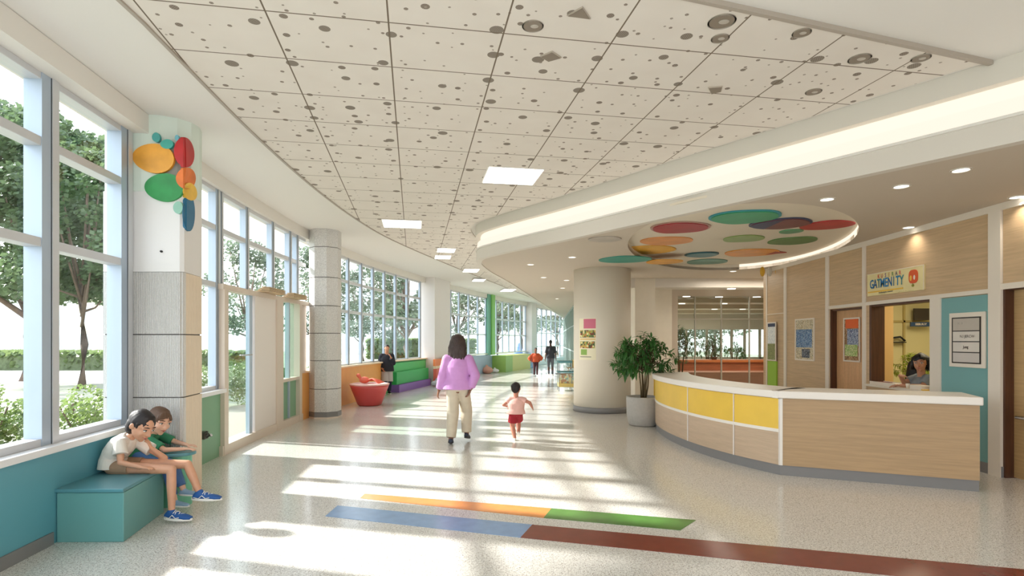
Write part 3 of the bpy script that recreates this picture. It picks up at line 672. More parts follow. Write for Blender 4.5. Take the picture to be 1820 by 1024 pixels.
struct('wall_left_header', MB().ribbon(wl(-2, 44, 40), 3.80, CZ, 0, .3), white)
struct('wall_left_beam', MB().ribbon(wl(1.4, 5.84, 4), 3.80, 3.995, -.10, 0), white)
for bi, (y0, y1, sz, mul, tr, fd, fw) in enumerate(bays):
    w = bpy.data.objects.new('window_%d' % (bi + 1), None); C.objects.link(w); w.location = (wx((y0 + y1) / 2), (y0 + y1) / 2, 0); w['kind'] = 'structure'
    oi = .06; gz = oi + fd * .65
    n = max(1, int((y1 - y0) / .8)); L_ = wl(y0, y1, n)
    mb = MB()
    hs = [(sz, .06)] + [(t_, .075) for t_ in tr] + [(3.745, .055)]
    for z, h in hs: mb.ribbon(L_, z, z + h, oi, oi + fd)
    mb.build('window_transom', alu, w, bevel=.004)
    mb = MB(); mg = MB(); mb2 = MB()
    for ym in mul:
        p = V((wx(ym), ym)); t = (V((wx(ym + .1), ym + .1)) - p).normalized(); nn = V((-t.y, t.x))
        k = 1.25 if bi == 0 else 1
        a = p + t * (-fw * k); b = p + t * 0; c = p + t * (fw * .75 * k)
        mb.seg(b + t * .006, c + t * .004, sz, 3.8, oi - .015, oi + fd)
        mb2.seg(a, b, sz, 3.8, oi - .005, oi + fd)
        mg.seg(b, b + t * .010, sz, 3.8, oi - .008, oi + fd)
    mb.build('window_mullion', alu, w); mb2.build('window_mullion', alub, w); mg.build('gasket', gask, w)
    mb = MB(); G = offset(L_, gz)
    for i in range(len(G) - 1): mb.quad((*G[i], sz + .03), (*G[i + 1], sz + .03), (*G[i + 1], 3.78), (*G[i], 3.78))
    mb.build('window_pane', pane, w)
# parapets and sills
struct('wall_left', MB().ribbon(wl(-2, 5.86, 8), 0, .745, 0, .25), teal)
struct('trim_5', MB().ribbon(wl(-2, 5.86, 8), .745, .80, -.045, .27), sillm, bevel=.004)
struct('baseboard_left', MB().ribbon(wl(-2, 4.55, 5), 0, .10, -.012, 0), basem)
struct('wall_left_green', MB().ribbon(wl(6.3, 8.05, 2), 0, .90, .03, .25), sage)
struct('trim_6', MB().ribbon(wl(6.3, 8.12, 2), .90, .955, -.03, .27), sillm)
beige = mat('beige_frame', (216, 202, 188), .5)
mb = MB(); mb.ribbon(wl(8.0, 11.6, 4), 0, .14, -.02, .2); mb.ribbon(wl(8.02, 12.0, 4), 2.38, 2.46, -.02, .15); mb.seg((wx(11.52), 11.52), (wx(12), 12), .9, 2.4, .05, .12)
for a, b in ((8.04, 8.18), (10.2, 10.5), (11.38, 11.52)): mb.seg((wx(a), a), (wx(b), b), .0, 2.40, -.03, .2)
struct('trim_7', mb, beige)
# entrance door leaves
d = bpy.data.objects.new('door_1', None); C.objects.link(d); d.location = (wx(8.8), 8.8, 0); d['kind'] = 'structure'
MB().seg((wx(9.12), 9.12), (wx(9.24), 9.24), .14, 2.38, .03, .09).seg((wx(8.18), 8.18), (wx(8.22), 8.22), .14, 2.38, .03, .09).build('door_frame', alub, d)
MB().seg((wx(8.2), 8.2), (wx(9.2), 9.2), .14, 2.38, .06, .062).build('door_pane', glass('door_glass', (240, 247, 245)), d)
MB().seg((wx(9.27), 9.27), (wx(10.2), 10.2), .14, 2.38, .0, .05).build('door_leaf', mat('door_leaf_white', (230, 222, 216), .45), d)
MB().tube([(wx(9.02) + .02, 9.0, 1.42), (wx(9.02) + .05, 9.02, 1.42), (wx(8.6) + .05, 8.6, 1.42), (wx(8.6) + .02, 8.62, 1.42)], .011).build('door_handle', mat('steel', (210, 210, 214), .2, metal=.9), d, smooth=True)
struct('wall_left_narrow', MB().ribbon(wl(10.5, 11.4, 1), .14, .86, .05, .10), sage)
struct('trim_8', MB().ribbon(wl(10.5, 11.4, 1), .86, .92, -.02, .14), beige)
w = bpy.data.objects.new('window_7', None); C.objects.link(w); w.location = (wx(11), 11, 0); w['kind'] = 'structure'
MB().seg((wx(10.5), 10.5), (wx(11.4), 11.4), .92, 2.38, .09, .095).build('window_pane', glass('side_glass', (224, 240, 232)), w)
MB().seg((wx(10.92), 10.92), (wx(10.98), 10.98), .14, 2.38, .02, .1).build('window_mullion', alub, w)
# door operator housings above the doors
hw = wood('blond_wood', (196, 168, 130), (14, 1, 14))
for y, lab in ((9.75, 'slatted wooden housing above the white entrance door leaf'), (10.95, 'slatted wooden housing above the narrow green side window')):
    t = thing('door_operator', (wx(y), y, 2.40), lab, 'door operator', 'wooden housings over the entrance'); b = wx(y)
    for j in range(4): MB().seg((wx(y - .38) + .03 * j, y - .38), (wx(y + .38) + .03 * j, y + .38), 2.462 + .022 * j, 2.478 + .022 * j, -.20 + .03 * j, .02).build('slat', hw, t)
# wall-mounted valve box on green panel
t = thing('wall_socket_box', (wx(7.42), 7.42, .42), 'small metal outlet box with cable on the green wall panel', 'outlet', None)
st_ = mat('steel', (210, 210, 214), .2); xx = wx(7.42)
MB().box(xx - .03, xx + .05, 7.36, 7.46, .35, .45).build('housing', mat('dark_metal', (96, 92, 86), .4, metal=.6), t, bevel=.006)
MB().cap((xx + .05, 7.42, .42), (xx + .11, 7.40, .40), .022).build('nozzle', st_, t, smooth=True)
MB().tube([(xx + .03, 7.38, .43), (xx + .09, 7.34, .46), (xx + .11, 7.38, .40), (xx + .05, 7.42, .37)], .008).build('cable', mat('black_plastic', (30, 30, 30), .5), t, smooth=True)
# further coloured parapets
def para(n, y0, y1, z, rgb, seat=None):
    struct('wall_left_' + n, MB().ribbon(wl(y0, y1), 0, z, 0, .25), mat('panel_' + n, rgb, .5, var=.03))
para('orange', 11.50, 17.3, .96, (234, 170, 96)); para('lime', 17.3, 21.3, .96, (72, 176, 104)); para('red', 21.3, 24.6, .96, (226, 118, 84)); para('rose', 24.6, 26.4, .9, (208, 140, 170)); para('pale_blue', 26.4, 29.0, .9, (166, 184, 206)); para('sky', 29.0, 35.3, .85, (170, 200, 220)); para('pale', 35.3, 43.8, .4, (205, 215, 220))
struct('trim_9', MB().ribbon(wl(11.95, 21.6), .96, 1.0, -.06, .27), mat('peach_sill', (236, 214, 184), .5))
struct('trim_10', MB().ribbon(wl(21.6, 35.3), .94, .975, -.04, .27), mat('pale_sill', (226, 226, 206), .5))
# cream shelves on the window
def bench(pts_y, off, h, rgb_top, rgb_front, lab, name, back=None, base=None):
    y0, y1 = pts_y; L_ = wl(y0, y1); t = thing('built_in_bench', (L_[0][0], y0, 0), lab, 'bench', 'built-in benches along the curved window wall')
    if base: MB().ribbon(L_, 0, base[0], -off - .08, -.005).build('plinth', mat('bench_base_' + name, base[1], .5), t)
    b0 = base[0] if base else 0
    MB().ribbon(L_, b0, h, -off, -.004).build('seat', mat('bench_' + name, rgb_front, .5), t, bevel=.01)
    if back: MB().ribbon(L_, h, back, -.09, -.004).build('backrest', mat('bench_back_' + name, rgb_top, .5), t)
bench((17.8, 20.7), .22, .64, (84, 190, 112), (62, 176, 98), 'green built-in window bench on a purple plinth', 'green', back=.92, base=(.24, (140, 102, 184)))
t = thing('built_in_bench', (-2.9, 21.0, 0), 'orange and red built-in bench wrapping the foot of the white pier', 'bench', 'built-in benches along the curved window wall'); L_ = wl(20.75, 22.9)
MB().ribbon(L_, 0, .60, -.52, -.38).build('seat', mat('bench_orange_red', (222, 106, 90), .5), t, bevel=.01); MB().ribbon(L_, .70, .95, -.45, -.38).build('backrest', mat('bench_back_orange_red', (234, 130, 70), .5), t); MB().ribbon(L_, .60, .70, -.47, -.38).build('peach_band', mat('peach_sill', (236, 214, 184), .5), t)
# green and yellow box unit
t = thing('storage_bench', (.2, 31, 0), 'green and yellow box bench under the far windows', 'bench')
MB().ribbon(wl(29.2, 30.3), 0, .86, -.75, -.01).build('green_side', mat('far_green', (150, 186, 96), .5), t)
MB().ribbon(wl(30.3, 33.4), 0, .86, -.75, -.01).build('yellow_side', mat('far_yellow', (206, 204, 122), .5), t)
tag(MB().ribbon(wl(33.4, 35.2), 0, .84, -.6, -.01).build('storage_bench', mat('far_blue', (132, 172, 214), .5), loc=(wx(34.3), 34.3, 0)), 'pale blue box bench ending the row under the far windows', 'bench')
# planters sprouting on the bench top come later (plants)

# ------------------------------------------------------------------ columns
def colmat(name, rgb, rib=True):
    m = mat(name, rgb, .75, bump=.5, bscale=160, var=.22, vscale=70); return m
stone = colmat('speckled_stone', (208, 206, 203))
def ribstone():
    m = mat('ribbed_stone', (208, 206, 202), .75, var=.10, vscale=150); nt = m.node_tree; N = nt.nodes; L = nt.links
    tc = N.new('ShaderNodeTexCoord'); w = N.new('ShaderNodeTexWave'); w.inputs['Scale'].default_value = 17; w.bands_direction = 'X'; w.inputs['Distortion'].default_value = .6; w.inputs['Detail Scale'].default_value = 3
    L.new(tc.outputs['Object'], w.inputs['Vector']); b = N.new('ShaderNodeBump'); b.inputs['Strength'].default_value = .8; b.inputs['Distance'].default_value = .012; L.new(w.outputs['Fac'], b.inputs['Height']); L.new(b.outputs[0], N['Principled BSDF'].inputs['Normal']); return m
rib = ribstone()
side = wood('column_side', (226, 208, 184), (30, 30, 1.2), dark=.05)
t = thing('column', (-3.72, 6.1, 0), 'large column with coloured petal shapes and ribbed stone blocks behind the children', 'column')
Y0 = 5.85
lowp = [(-4.25, Y0), (-3.50, Y0), (-3.43, Y0 + .07)]
jz = [0, at(0, 707, Y0).z, at(0, 595, Y0).z, at(0, 483, Y0).z]
for j in range(3):
    z0, z1 = jz[j] + .008, jz[j + 1] - .004
    MB().prism([(-4.25, Y0), (-3.455, Y0), (-3.425, Y0 + .03), (-3.425, Y0 + .06), (-4.25, Y0 + .06)], z0, z1).build('stone_block', rib, t)
    MB().prism([(-3.43, Y0 + .045), (-3.50, Y0 + .50), (-4.25, Y0 + .50), (-4.25, Y0 + .06), (-3.43, Y0 + .06)], z0, z1).build('side_block', side, t)
MB().prism([(-4.24, Y0 + .012), (-3.455, Y0 + .012), (-3.44, Y0 + .03), (-3.51, Y0 + .48), (-4.24, Y0 + .48)], 0, jz[3]).build('joint_core', mat('joint', (90, 86, 82), .8), t)
MB().prism([(-4.25, Y0), (-3.455, Y0), (-3.425, Y0 + .03), (-3.50, Y0 + .50), (-4.25, Y0 + .50)], jz[3], 3.2).build('plain_shaft', mat('column_white', (224, 222, 220), .5), t)
arc = [(-4.25, Y0 + .02), (-4.05, Y0 - .015), (-3.85, Y0 - .01), (-3.68, Y0 + .02), (-3.54, Y0 + .10), (-3.46, Y0 + .22), (-3.45, Y0 + .36), (-3.50, Y0 + .50), (-4.25, Y0 + .5)]
MB().prism(arc, 3.2, CZ).build('round_head', mat('mint_white', (212, 224, 214), .5), t)
# petals: decals on the face plane
def petal(px, py, w, h, rgb, nm, rot=0, Yp=None, dz=0, shape=None, cut=None):
    k = 36; pts = []; EC = 325.5
    for q in range(k):
        a = 2 * PI * q / k; x = math.cos(a) * w / 2; y = math.sin(a) * h / 2 * (1 + .10 * math.cos(a)); ca, sa = math.cos(rot), math.sin(rot)
        pts.append((px + x * ca - y * sa, py - (x * sa + y * ca)))
    def clip(P, sgn):
        out = []
        for i in range(len(P)):
            a, b = P[i], P[(i + 1) % len(P)]; ia, ib = sgn * (a[0] - EC) <= 0, sgn * (b[0] - EC) <= 0
            if ia: out.append(a)
            if ia != ib: u = (EC - a[0]) / (b[0] - a[0]); out.append((EC, a[1] + (b[1] - a[1]) * u))
        return out
    def side_pt(q):
        r_ = (q[0] - CX) / F; s_ = max(0, (-3.410 - 5.87 * r_) / (.47 * r_ + .075)); Y = 5.87 + .47 * s_; return V((r_ * Y, Y, EYE - (q[1] - CY) / F * Y))
    mb = MB()
    for sgn in (1, -1):
        Q = clip(pts, sgn); n_ = len(Q)
        if n_ < 3: continue
        if sgn == 1: A = [at(a, b, Y0 - .022 - dz) for a, b in Q]; B = [p + V((0, .03, 0)) for p in A]
        else: A = [side_pt(q) + V((dz, 0, 0)) for q in Q]; B = [p - V((.03, 0, 0)) for p in A]
        mb.add(A + B, [tuple(range(n_)), tuple(range(n_, 2 * n_))[::-1]] + [(i, i + n_, (i + 1) % n_ + n_, (i + 1) % n_) for i in range(n_)])
    mb.build('petal', mat('petal_' + nm, rgb, .5, var=.14, vscale=6), t)
petal(272, 281, 74, 52, (226, 160, 58), 'ochre', rot=-.12); petal(291, 333, 69, 50, (42, 140, 72), 'green', rot=-.05, dz=.002)
petal(327, 271, 36, 54, (186, 40, 42), 'red', rot=.15, dz=.002, cut=-3.425); petal(330, 317, 35, 38, (224, 118, 46), 'orange', dz=.004, cut=-3.425)
petal(337, 341, 24, 32, (232, 186, 66), 'yellow', dz=.006, rot=.3); petal(335, 379, 22, 64, (30, 104, 140), 'blue', dz=.004)
petal(277, 244, 14, 17, (78, 164, 160), 'aqua', rot=.2); petal(296, 256, 23, 17, (72, 170, 156), 'mint', dz=.001); petal(316, 369, 17, 22, (150, 200, 180), 'pale'); petal(314, 245, 7, 11, (120, 184, 200), 'drip')
o = at(287, 447, Y0 - .004); MB().cap(o + V((0, .01, 0)), o - V((0, .008, 0)), .012).build('sensor', mat('black_plastic', (30, 30, 30), .5), t, smooth=True)
# second stone column
t = thing('column', (-4.0, 12.05, 0), 'speckled stone column beside the entrance doors', 'column')
c2 = (-4.02, 12.12); oct_ = lambda r, c=c2: [(c[0] + r * math.cos(PI / 8 + i * PI / 4), c[1] + r * math.sin(PI / 8 + i * PI / 4)) for i in range(8)]
zs = [.13, .62, 1.22, 1.80, 2.38, 2.98, 3.62, CZ]
for a, b in zip(zs, zs[1:]): MB().prism(oct_(.33), a + .007, b - .007 if b < CZ else b).build('stone_block', stone, t)
MB().prism(oct_(.318), 0, CZ - .05).build('joint_core', mat('joint', (90, 86, 82), .8), t); MB().prism(oct_(.335), .03, .13).build('base_ring', basem, t); MB().prism(oct_(.34), 0, .03).build('foot', beige, t)
# white piers on the window wall
def pier(y0, y1, d, lab):
    a = V((wx(y0), y0)); b = V((wx(y1), y1)); tt = (b - a).normalized(); nn = V((-tt.y, tt.x)); P = [a - nn * d, b - nn * d, b + nn * .3, a + nn * .3]; c = (a + b) / 2
    t = thing('column', (c.x, c.y, 0), lab, 'column'); MB().prism([tuple(p) for p in P], 0, CZ).build('shaft', mat('pier_white', (226, 222, 220), .6), t)
    MB().prism([tuple(b - nn * d - tt * .02 + V((.004, 0))), tuple(b - nn * d + V((.004, .0))), tuple(b + nn * .0), tuple(b + nn * 0 - tt * .02)], 0, CZ).build('corner_strip', beige, t)
pier(21.0, 22.8, .35, 'white pier between the two long runs of curved windows'); pier(35.0, 35.9, .3, 'pale pier before the last far windows')
t = thing('column', (wx(29.5), 29.5, 0), 'slim bright green post in the far window wall', 'column')
MB().seg((wx(28.9), 28.9), (wx(29.35), 29.35), .9, CZ, -.12, .1).build('shaft', mat('post_green', (132, 196, 104), .5), t); MB().seg((wx(28.5), 28.5), (wx(28.9), 28.9), .9, CZ, -.05, .1).build('side_panel', mat('post_teal', (110, 170, 150), .5), t)
# big round column
ccx, ccy, cr = 2.12, 13.25, .665
t = thing('column', (ccx, ccy, 0), 'large smooth cream round column behind the potted plant', 'column')
MB().lathe([(cr, .13), (cr, 3.36)], (ccx, ccy), 72).build('shaft', mat('column_cream', (226, 218, 202), .55), t, smooth=True); MB().lathe([(cr + .012, 0), (cr + .012, .13)], (ccx, ccy), 72).build('base_ring', basem, t, smooth=True)
# wrap-around poster of shelves
t = thing('wall_poster', (ccx - .5, ccy - .5, 1.7), 'curved poster with pink block and rows of book spines on the round column', 'poster')
def wrap(px0, px1, py0, py1, rgb, name, lift=.006, m=None):
    Yc = 12.75; z1 = at(0, py0, Yc).z; z0 = at(0, py1, Yc).z; a0 = math.asin(max(-1, ((px0 - 910) / 1000 * 12.95 - ccx) / cr)); a1 = math.asin(((px1 - 910) / 1000 * 12.75 - ccx) / cr); k = 8; mb = MB(); P = []
    for q in range(k + 1):
        a = a0 + (a1 - a0) * q / k; P.append((ccx + (cr + lift) * math.sin(a), ccy - (cr + lift) * math.cos(a)))
    mb.ribbon(P, z0, z1, 0, .004); mb.build(name, m or mat('wrap_' + name + str(rgb), rgb, .5), t)
wrap(1029.5, 1058, 566, 640, (238, 230, 200), 'sheet', .001); wrap(1036, 1057.5, 567, 584, (208, 110, 134), 'pink_block', .004)
bk = patches('spines', [(96, 120, 60), (200, 170, 80), (120, 60, 40), (230, 220, 160), (70, 90, 50), (190, 120, 60), (150, 170, 90)], 26)
bk.node_tree.nodes['Voronoi Texture'].inputs['Randomness'].default_value = .6
wrap(1031, 1057, 587, 600, (0, 0, 0), 'book_row', .006, bk); wrap(1031, 1057, 602, 604, (226, 186, 110), 'shelf_line'); wrap(1031, 1056, 607, 619, (0, 0, 1), 'book_row', .006, bk); wrap(1032, 1043, 621, 631, (142, 178, 84), 'leaf_print'); wrap(1031, 1050, 634, 635, (90, 88, 84), 'caption_line')
# ------------------------------------------------------------------ reception side
oak = wood('oak_panel', (200, 172, 136)); oakd = wood('oak_desk', (180, 150, 112), (1.0, 1.0, 22)); brownj = wood('brown_jamb', (84, 50, 30), (20, 20, 1.2), dark=.25); warmp = wood('warm_door', (210, 164, 118), (14, 14, 1.6), dark=.1)
trimw = mat('trim_cream', (228, 218, 204), .5); WX = 5.9
struct('wall_right', MB().box(WX, 6.1, 10.44, 13.05, 0, 3.3).box(WX, 6.1, 9.29, 10.44, 2.22, 3.3).box(WX, 6.1, 9.29, 9.40, 0, 2.22).box(WX, 6.1, 7.92, 9.29, 2.24, 3.3).box(WX, 6.1, 6.93, 7.92, 2.24, 3.3).box(WX + .01, 6.1, 6.93, 7.92, 0, 2.24).box(WX, 6.1, 7.92, 9.29, 0, .90)
       .box(WX, 6.1, 3.0, 6.76, 2.28, 3.3).box(WX, 6.1, 3.0, 5.5, 0, 2.28), oak)
struct('wall_right_near', MB().box(WX, 6.1, -2, 3.0, 0, CZ), cream); struct('wall_entrance', MB().box(-3.2, 6.1, -2.2, -2, 2.7, CZ).box(-3.2, -2.9, -2.2, -2, 0, 2.7).box(1.4, 1.6, -2.2, -2, 0, 2.7), cream)
struct('wall_right_end', MB().box(5.9, 12, 13.05, 13.2, 0, 3.3), oak)
struct('wall_right_teal', MB().box(WX - .006, WX + .012, 6.95, 7.72, 0, 2.22), mat('teal_wall', (118, 168, 168), .5))
struct('baseboard_right', MB().box(WX - .02, WX, 6.78, 7.75, 0, .13).box(WX - .02, WX + .05, 6.755, 6.78, 0, .13), basem)
mb = MB()
for y0, y1 in ((12.08, 12.18), (10.46, 10.56), (9.37, 9.45)): mb.box(WX - .022, WX, y0, y1, 0, 3.22)
mb.box(WX - .022, WX, 7.72, 7.92, 0, 2.24); mb.box(WX - .03, WX + .1, 6.765, 6.94, 0, 3.22)
mb.box(WX - .02, WX, 6.94, 10.46, 2.23, 2.285); mb.box(WX - .02, WX, 3, 6.765, 2.26, 2.33); mb.box(WX - .015, WX, 12.18, 13.04, 2.235, 2.25); mb.box(WX - .025, WX, 3, 13.05, 3.215, 3.30)
mb.box(WX - .012, WX, 13.0, 13.05, 0, 3.22)
struct('trim_11', mb, trimw)
struct('trim_12', MB().box(WX + .001, 6.1, 9.285, 9.295, .9, 2.24).box(WX + .001, 6.12, 9.24, 9.285, .9, 2.235).box(WX + .012, 6.1, 7.92, 7.935, .9, 2.24).box(WX + .01, 6.1, 7.93, 9.28, 2.20, 2.238), brownj)
def xdoor(n, y0, y1, top, m, jam_far=.12):
    d = bpy.data.objects.new('door_%d' % n, None); C.objects.link(d); d.location = (6.0, (y0 + y1) / 2, 0); d['kind'] = 'structure'
    MB().box(5.99 + .02, 6.06, y0 + .02, y1 - .03, .01, top - .01).build('door_leaf', m, d)
    MB().box(WX + .005, 6.1, y1 - .03, y1 + .0, 0, top).box(WX + .02, 6.1, y0, y1, top - .03, top).build('door_frame', brownj, d); return d
xdoor(2, 9.40, 10.44, 2.22, warmp)
d3 = xdoor(3, 5.5, 6.765, 2.28, wood('olive_oak', (186, 154, 108), (1, 1, 24)))
MB().tube([(6.01, 6.6, .74), (5.93, 6.62, .74), (5.91, 6.60, .745), (5.91, 5.8, .745), (6.01, 5.78, .745)], .016).build('door_handle', mat('steel', (210, 210, 214), .2), d3, smooth=True)
# framed prints
def frame(yc, w, z0, z1, x, name, label, cat, parts, fw=.03):
    t = thing(name, (x, yc, (z0 + z1) / 2), label, cat); y0, y1 = yc - w / 2, yc + w / 2
    MB().box(x - .02, x, y0, y1, z0, z0 + fw).box(x - .02, x, y0, y1, z1 - fw, z1).box(x - .02, x, y0, y0 + fw, z0 + fw, z1 - fw).box(x - .02, x, y1 - fw, y1, z0 + fw, z1 - fw).build('frame', trimw, t, bevel=.002)
    for pn, a0, a1, b0, b1, m in parts:   # a: 0..1 from the far (photo-left) side, b: 0..1 bottom to top
        W = w - 2 * fw; H_ = z1 - z0 - 2 * fw
        MB().box(x - .012 - .001 * parts.index((pn, a0, a1, b0, b1, m)), x - .004, y1 - fw - a1 * W, y1 - fw - a0 * W, z0 + fw + b0 * H_, z0 + fw + b1 * H_).build(pn, m, t)
    return t
frame(11.33, .74, 1.24, 2.09, WX, 'framed_poster', 'framed poster of speckled blue and cream collage on the wood wall', 'poster',
      [('print', 0, 1, 0, 1, patches('cream_collage', [(214, 200, 170), (180, 160, 120), (226, 216, 190), (150, 150, 130)], 70)), ('blue_print', .02, .92, .3, .76, patches('blue_collage', [(70, 110, 156), (120, 150, 186), (160, 180, 200), (60, 90, 130), (90, 130, 170)], 60)), ('dark_print', .35, .8, .04, .26, patches('dark_collage', [(40, 48, 60), (90, 100, 116), (60, 66, 80), (150, 156, 160)], 60))])
frame(9.93, .48, 1.27, 2.05, 5.985 + .02, 'framed_poster', 'framed poster with orange top and green tree on the warm wood door', 'poster',
      [('print', 0, 1, 0, 1, patches('brown_collage', [(150, 110, 70), (190, 150, 110), (120, 90, 60)], 50)), ('orange_print', .08, .95, .78, 1, mat('orange_ink', (226, 98, 36), .5)), ('blue_print', .2, .95, .35, .76, patches('slate_collage', [(110, 126, 156), (150, 160, 184), (80, 84, 120), (180, 190, 206)], 60)),
       ('green_print', .05, .9, .1, .38, patches('leaf_collage', [(150, 180, 96), (190, 206, 140), (120, 160, 80), (214, 210, 160)], 70))], fw=.026)
t = frame(12.70, .42, 1.19, 2.06, WX - .03, 'notice_board', 'tall notice board with navy header above green panel at the wood wall end', 'notice board',
      [('sheet', 0, 1, 0, 1, patches('notice_white', [(230, 232, 230), (214, 220, 220), (236, 238, 234), (190, 200, 204)], 60)), ('navy_header', .02, .98, .9, .99, mat('navy_ink', (44, 58, 88), .5)), ('olive_print', 0, 1, 0, .44, patches('olive_collage', [(130, 136, 84), (150, 154, 100), (110, 118, 74)], 60))], fw=.022)
o = MB().box(WX - .03, WX, 12.5, 12.92, .0, 1.18).build('wall_panel', mat('lime_panel', (146, 190, 56), .45), loc=(WX, 12.7, 0)); tag(o, 'lime green panel below the notice board', 'panel')
# teal wall directory sign
t = thing('directory_sign', (WX, 7.27, 1.66), 'white directory sign with black frame and four plaques on teal wall', 'sign')
MB().box(WX - .03, WX - .006, 6.985, 7.555, 1.30, 2.01).build('board', mat('sign_white', (232, 222, 208), .5), t, bevel=.003)
bf = mat('black_frame', (34, 26, 24), .5); MB().box(WX - .038, WX - .03, 7.04, 7.50, 1.35, 1.365).box(WX - .038, WX - .03, 7.04, 7.50, 1.935, 1.95).box(WX - .038, WX - .03, 7.04, 7.058, 1.365, 1.935).box(WX - .038, WX - .03, 7.488, 7.50, 1.365, 1.935) \
    .box(WX - .038, WX - .03, 7.058, 7.488, 1.488, 1.50).box(WX - .038, WX - .03, 7.058, 7.488, 1.626, 1.638).box(WX - .038, WX - .03, 7.058, 7.488, 1.765, 1.777).build('frame', bf, t)
for j, (z0, z1, c) in enumerate(((1.365, 1.488, (206, 198, 192)), (1.50, 1.626, (222, 214, 204)), (1.638, 1.765, (222, 214, 204)), (1.777, 1.935, (190, 180, 168)))):
    MB().box(WX - .034, WX - .03, 7.058, 7.488, z0, z1).build('plaque', mat('plaque_%d' % j, c, .35, var=.03), t)
ink = mat('ink', (70, 62, 58), .5); text_mesh('lettering', 'N.I JERCW', mat('ink_grey', (140, 134, 128), .5), t, (WX - .035, 7.25, 1.70), (0, -1, 0), (0, 0, 1), .05); text_mesh('lettering', 'Jung', ink, t, (WX - .035, 7.27, 1.562), (0, -1, 0), (0, 0, 1), .05)
text_mesh('lettering', 'N . 8', mat('ink_pale', (168, 160, 150), .5), t, (WX - .035, 7.36, 1.87), (0, -1, 0), (0, 0, 1), .04)
# colourful banner over the opening
t = thing('banner_sign', (WX, 8.67, 2.55), 'cream banner sign with blue lettering and big orange disc above the opening', 'sign')
MB().box(WX - .02, WX, 8.03, 9.31, 2.375, 2.735).build('board', mat('banner_cream', (230, 216, 160), .5, var=.04), t); MB().box(WX - .024, WX - .02, 8.03, 8.04, 2.375, 2.735).box(WX - .024, WX - .02, 8.04, 9.31, 2.727, 2.735).build('edging', mat('sign_white', (232, 222, 208), .5), t)
r_, u_ = (0, -1, 0), (0, 0, 1); cols = [(28, 110, 160), (30, 90, 140), (60, 130, 150), (24, 120, 180), (40, 130, 186), (28, 100, 160), (60, 110, 140), (30, 120, 170), (50, 130, 140)]
for j, ch in enumerate('GATMENITY'): text_mesh('lettering', ch, mat('letter_blue_%d' % j, cols[j], .5), t, (WX - .02, 9.19 - .088 * j, 2.555), r_, u_, .20, xs=.72)
cols = [(200, 60, 60), (196, 80, 70), (120, 60, 130), (190, 150, 90), (90, 130, 70), (60, 60, 90), (206, 60, 80)]
for j, ch in enumerate('KUSERAR'): text_mesh('lettering', ch, mat('letter_mix_%d' % j, cols[j], .5), t, (WX - .02, 9.02 - .083 * j, 2.672), r_, u_, .085, xs=.9)
def disc_x(yc, zc, ry, rz, x0, x1, name, m, par, p=2.0): MB().loft([((x0, yc, zc), ry, rz), ((x1, yc, zc), ry, rz)], 32, (0, 1, 0), (0, 0, 1), p).build(name, m, par)
disc_x(8.24, 2.585, .095, .10, WX - .026, WX - .02, 'orange_disc', mat('banner_orange', (214, 88, 40), .5), t, 3); disc_x(8.215, 2.57, .018, .035, WX - .028, WX - .026, 'eye_spot', mat('sign_white', (232, 222, 208), .5), t); disc_x(8.29, 2.565, .02, .04, WX - .028, WX - .026, 'eye_spot', mat('banner_yellow', (236, 190, 70), .5), t)
disc_x(8.25, 2.455, .022, .02, WX - .026, WX - .02, 'olive_dot', mat('banner_olive', (130, 130, 30), .5), t); MB().box(WX - .024, WX - .02, 8.247, 8.253, 2.455, 2.49).build('stalk', ink, t)
MB().box(WX - .024, WX - .02, 8.46, 9.29, 2.425, 2.447).build('yellow_line', mat('banner_yellow', (236, 190, 70), .5), t)
text_mesh('lettering', 'lomuburoyrinc cinuenum', ink, t, (WX - .02, 8.85, 2.412), r_, u_, .033); text_mesh('lettering', '. . - . - . . - . . - - . . - . . - . . -', ink, t, (WX - .02, 8.4, 2.39), r_, u_, .03)

# room behind the opening
yel = mat('yellow_wall', (206, 198, 152), .6)
struct('wall_office_back', MB().box(6.1, 9.6, 11.6, 11.7, 0, 2.8).box(9.5, 9.6, 6.9, 11.6, 0, 2.8).box(6.1, 9.6, 6.8, 6.9, 0, 2.8), yel)
struct('wall_office_side', MB().box(6.12, 6.52, 9.62, 9.7, 0, 2.8), mat('office_cream', (226, 190, 128), .6)); struct('ceiling_office', MB().box(6.1, 9.6, 6.8, 11.7, 2.8, 2.9), white)
struct('trim_13', MB().box(8.05, 8.09, 11.57, 11.6, 0, 2.5).box(6.9, 9.4, 11.57, 11.6, 2.02, 2.06), mat('office_trim', (176, 160, 104), .5))
t = thing('office_window_ledge', (5.98, 8.6, 0), 'white ledge across the reception opening', 'ledge'); MB().box(5.82, 6.3, 7.94, 9.28, .90, .935).build('ledge_top', trimw, t, bevel=.004)
t = thing('paper_tray', (5.98, 8.95, .935), 'long low tray of papers on the ledge', 'tray'); MB().box(5.86, 6.10, 8.62, 9.22, .935, .945).box(5.86, 5.875, 8.62, 9.22, .945, .985).box(6.085, 6.10, 8.62, 9.22, .945, .985).build('tray', trimw, t)
MB().box(5.89, 6.07, 8.68, 8.95, .946, .972).build('paper', mat('paper', (236, 226, 210), .6), t); MB().box(5.88, 6.06, 8.96, 9.18, .946, .978).build('booklets', mat('maroon_booklet', (128, 60, 62), .5), t)
o = MB().box(5.84, 6.0, 8.03, 8.27, .935, 1.0).build('tissue_box', mat('paper', (236, 226, 210), .6), bevel=.008, loc=(5.92, 8.15, .935)); tag(o, 'small white box on the ledge below the seated woman', 'box')
o = MB().box(5.83, 5.93, 7.97, 8.02, .935, .95).build('sticky_notes', mat('banner_yellow', (236, 190, 70), .5), bevel=.002, loc=(5.88, 8.0, .935)); tag(o, 'yellow note pad at the corner of the ledge', 'note pad')
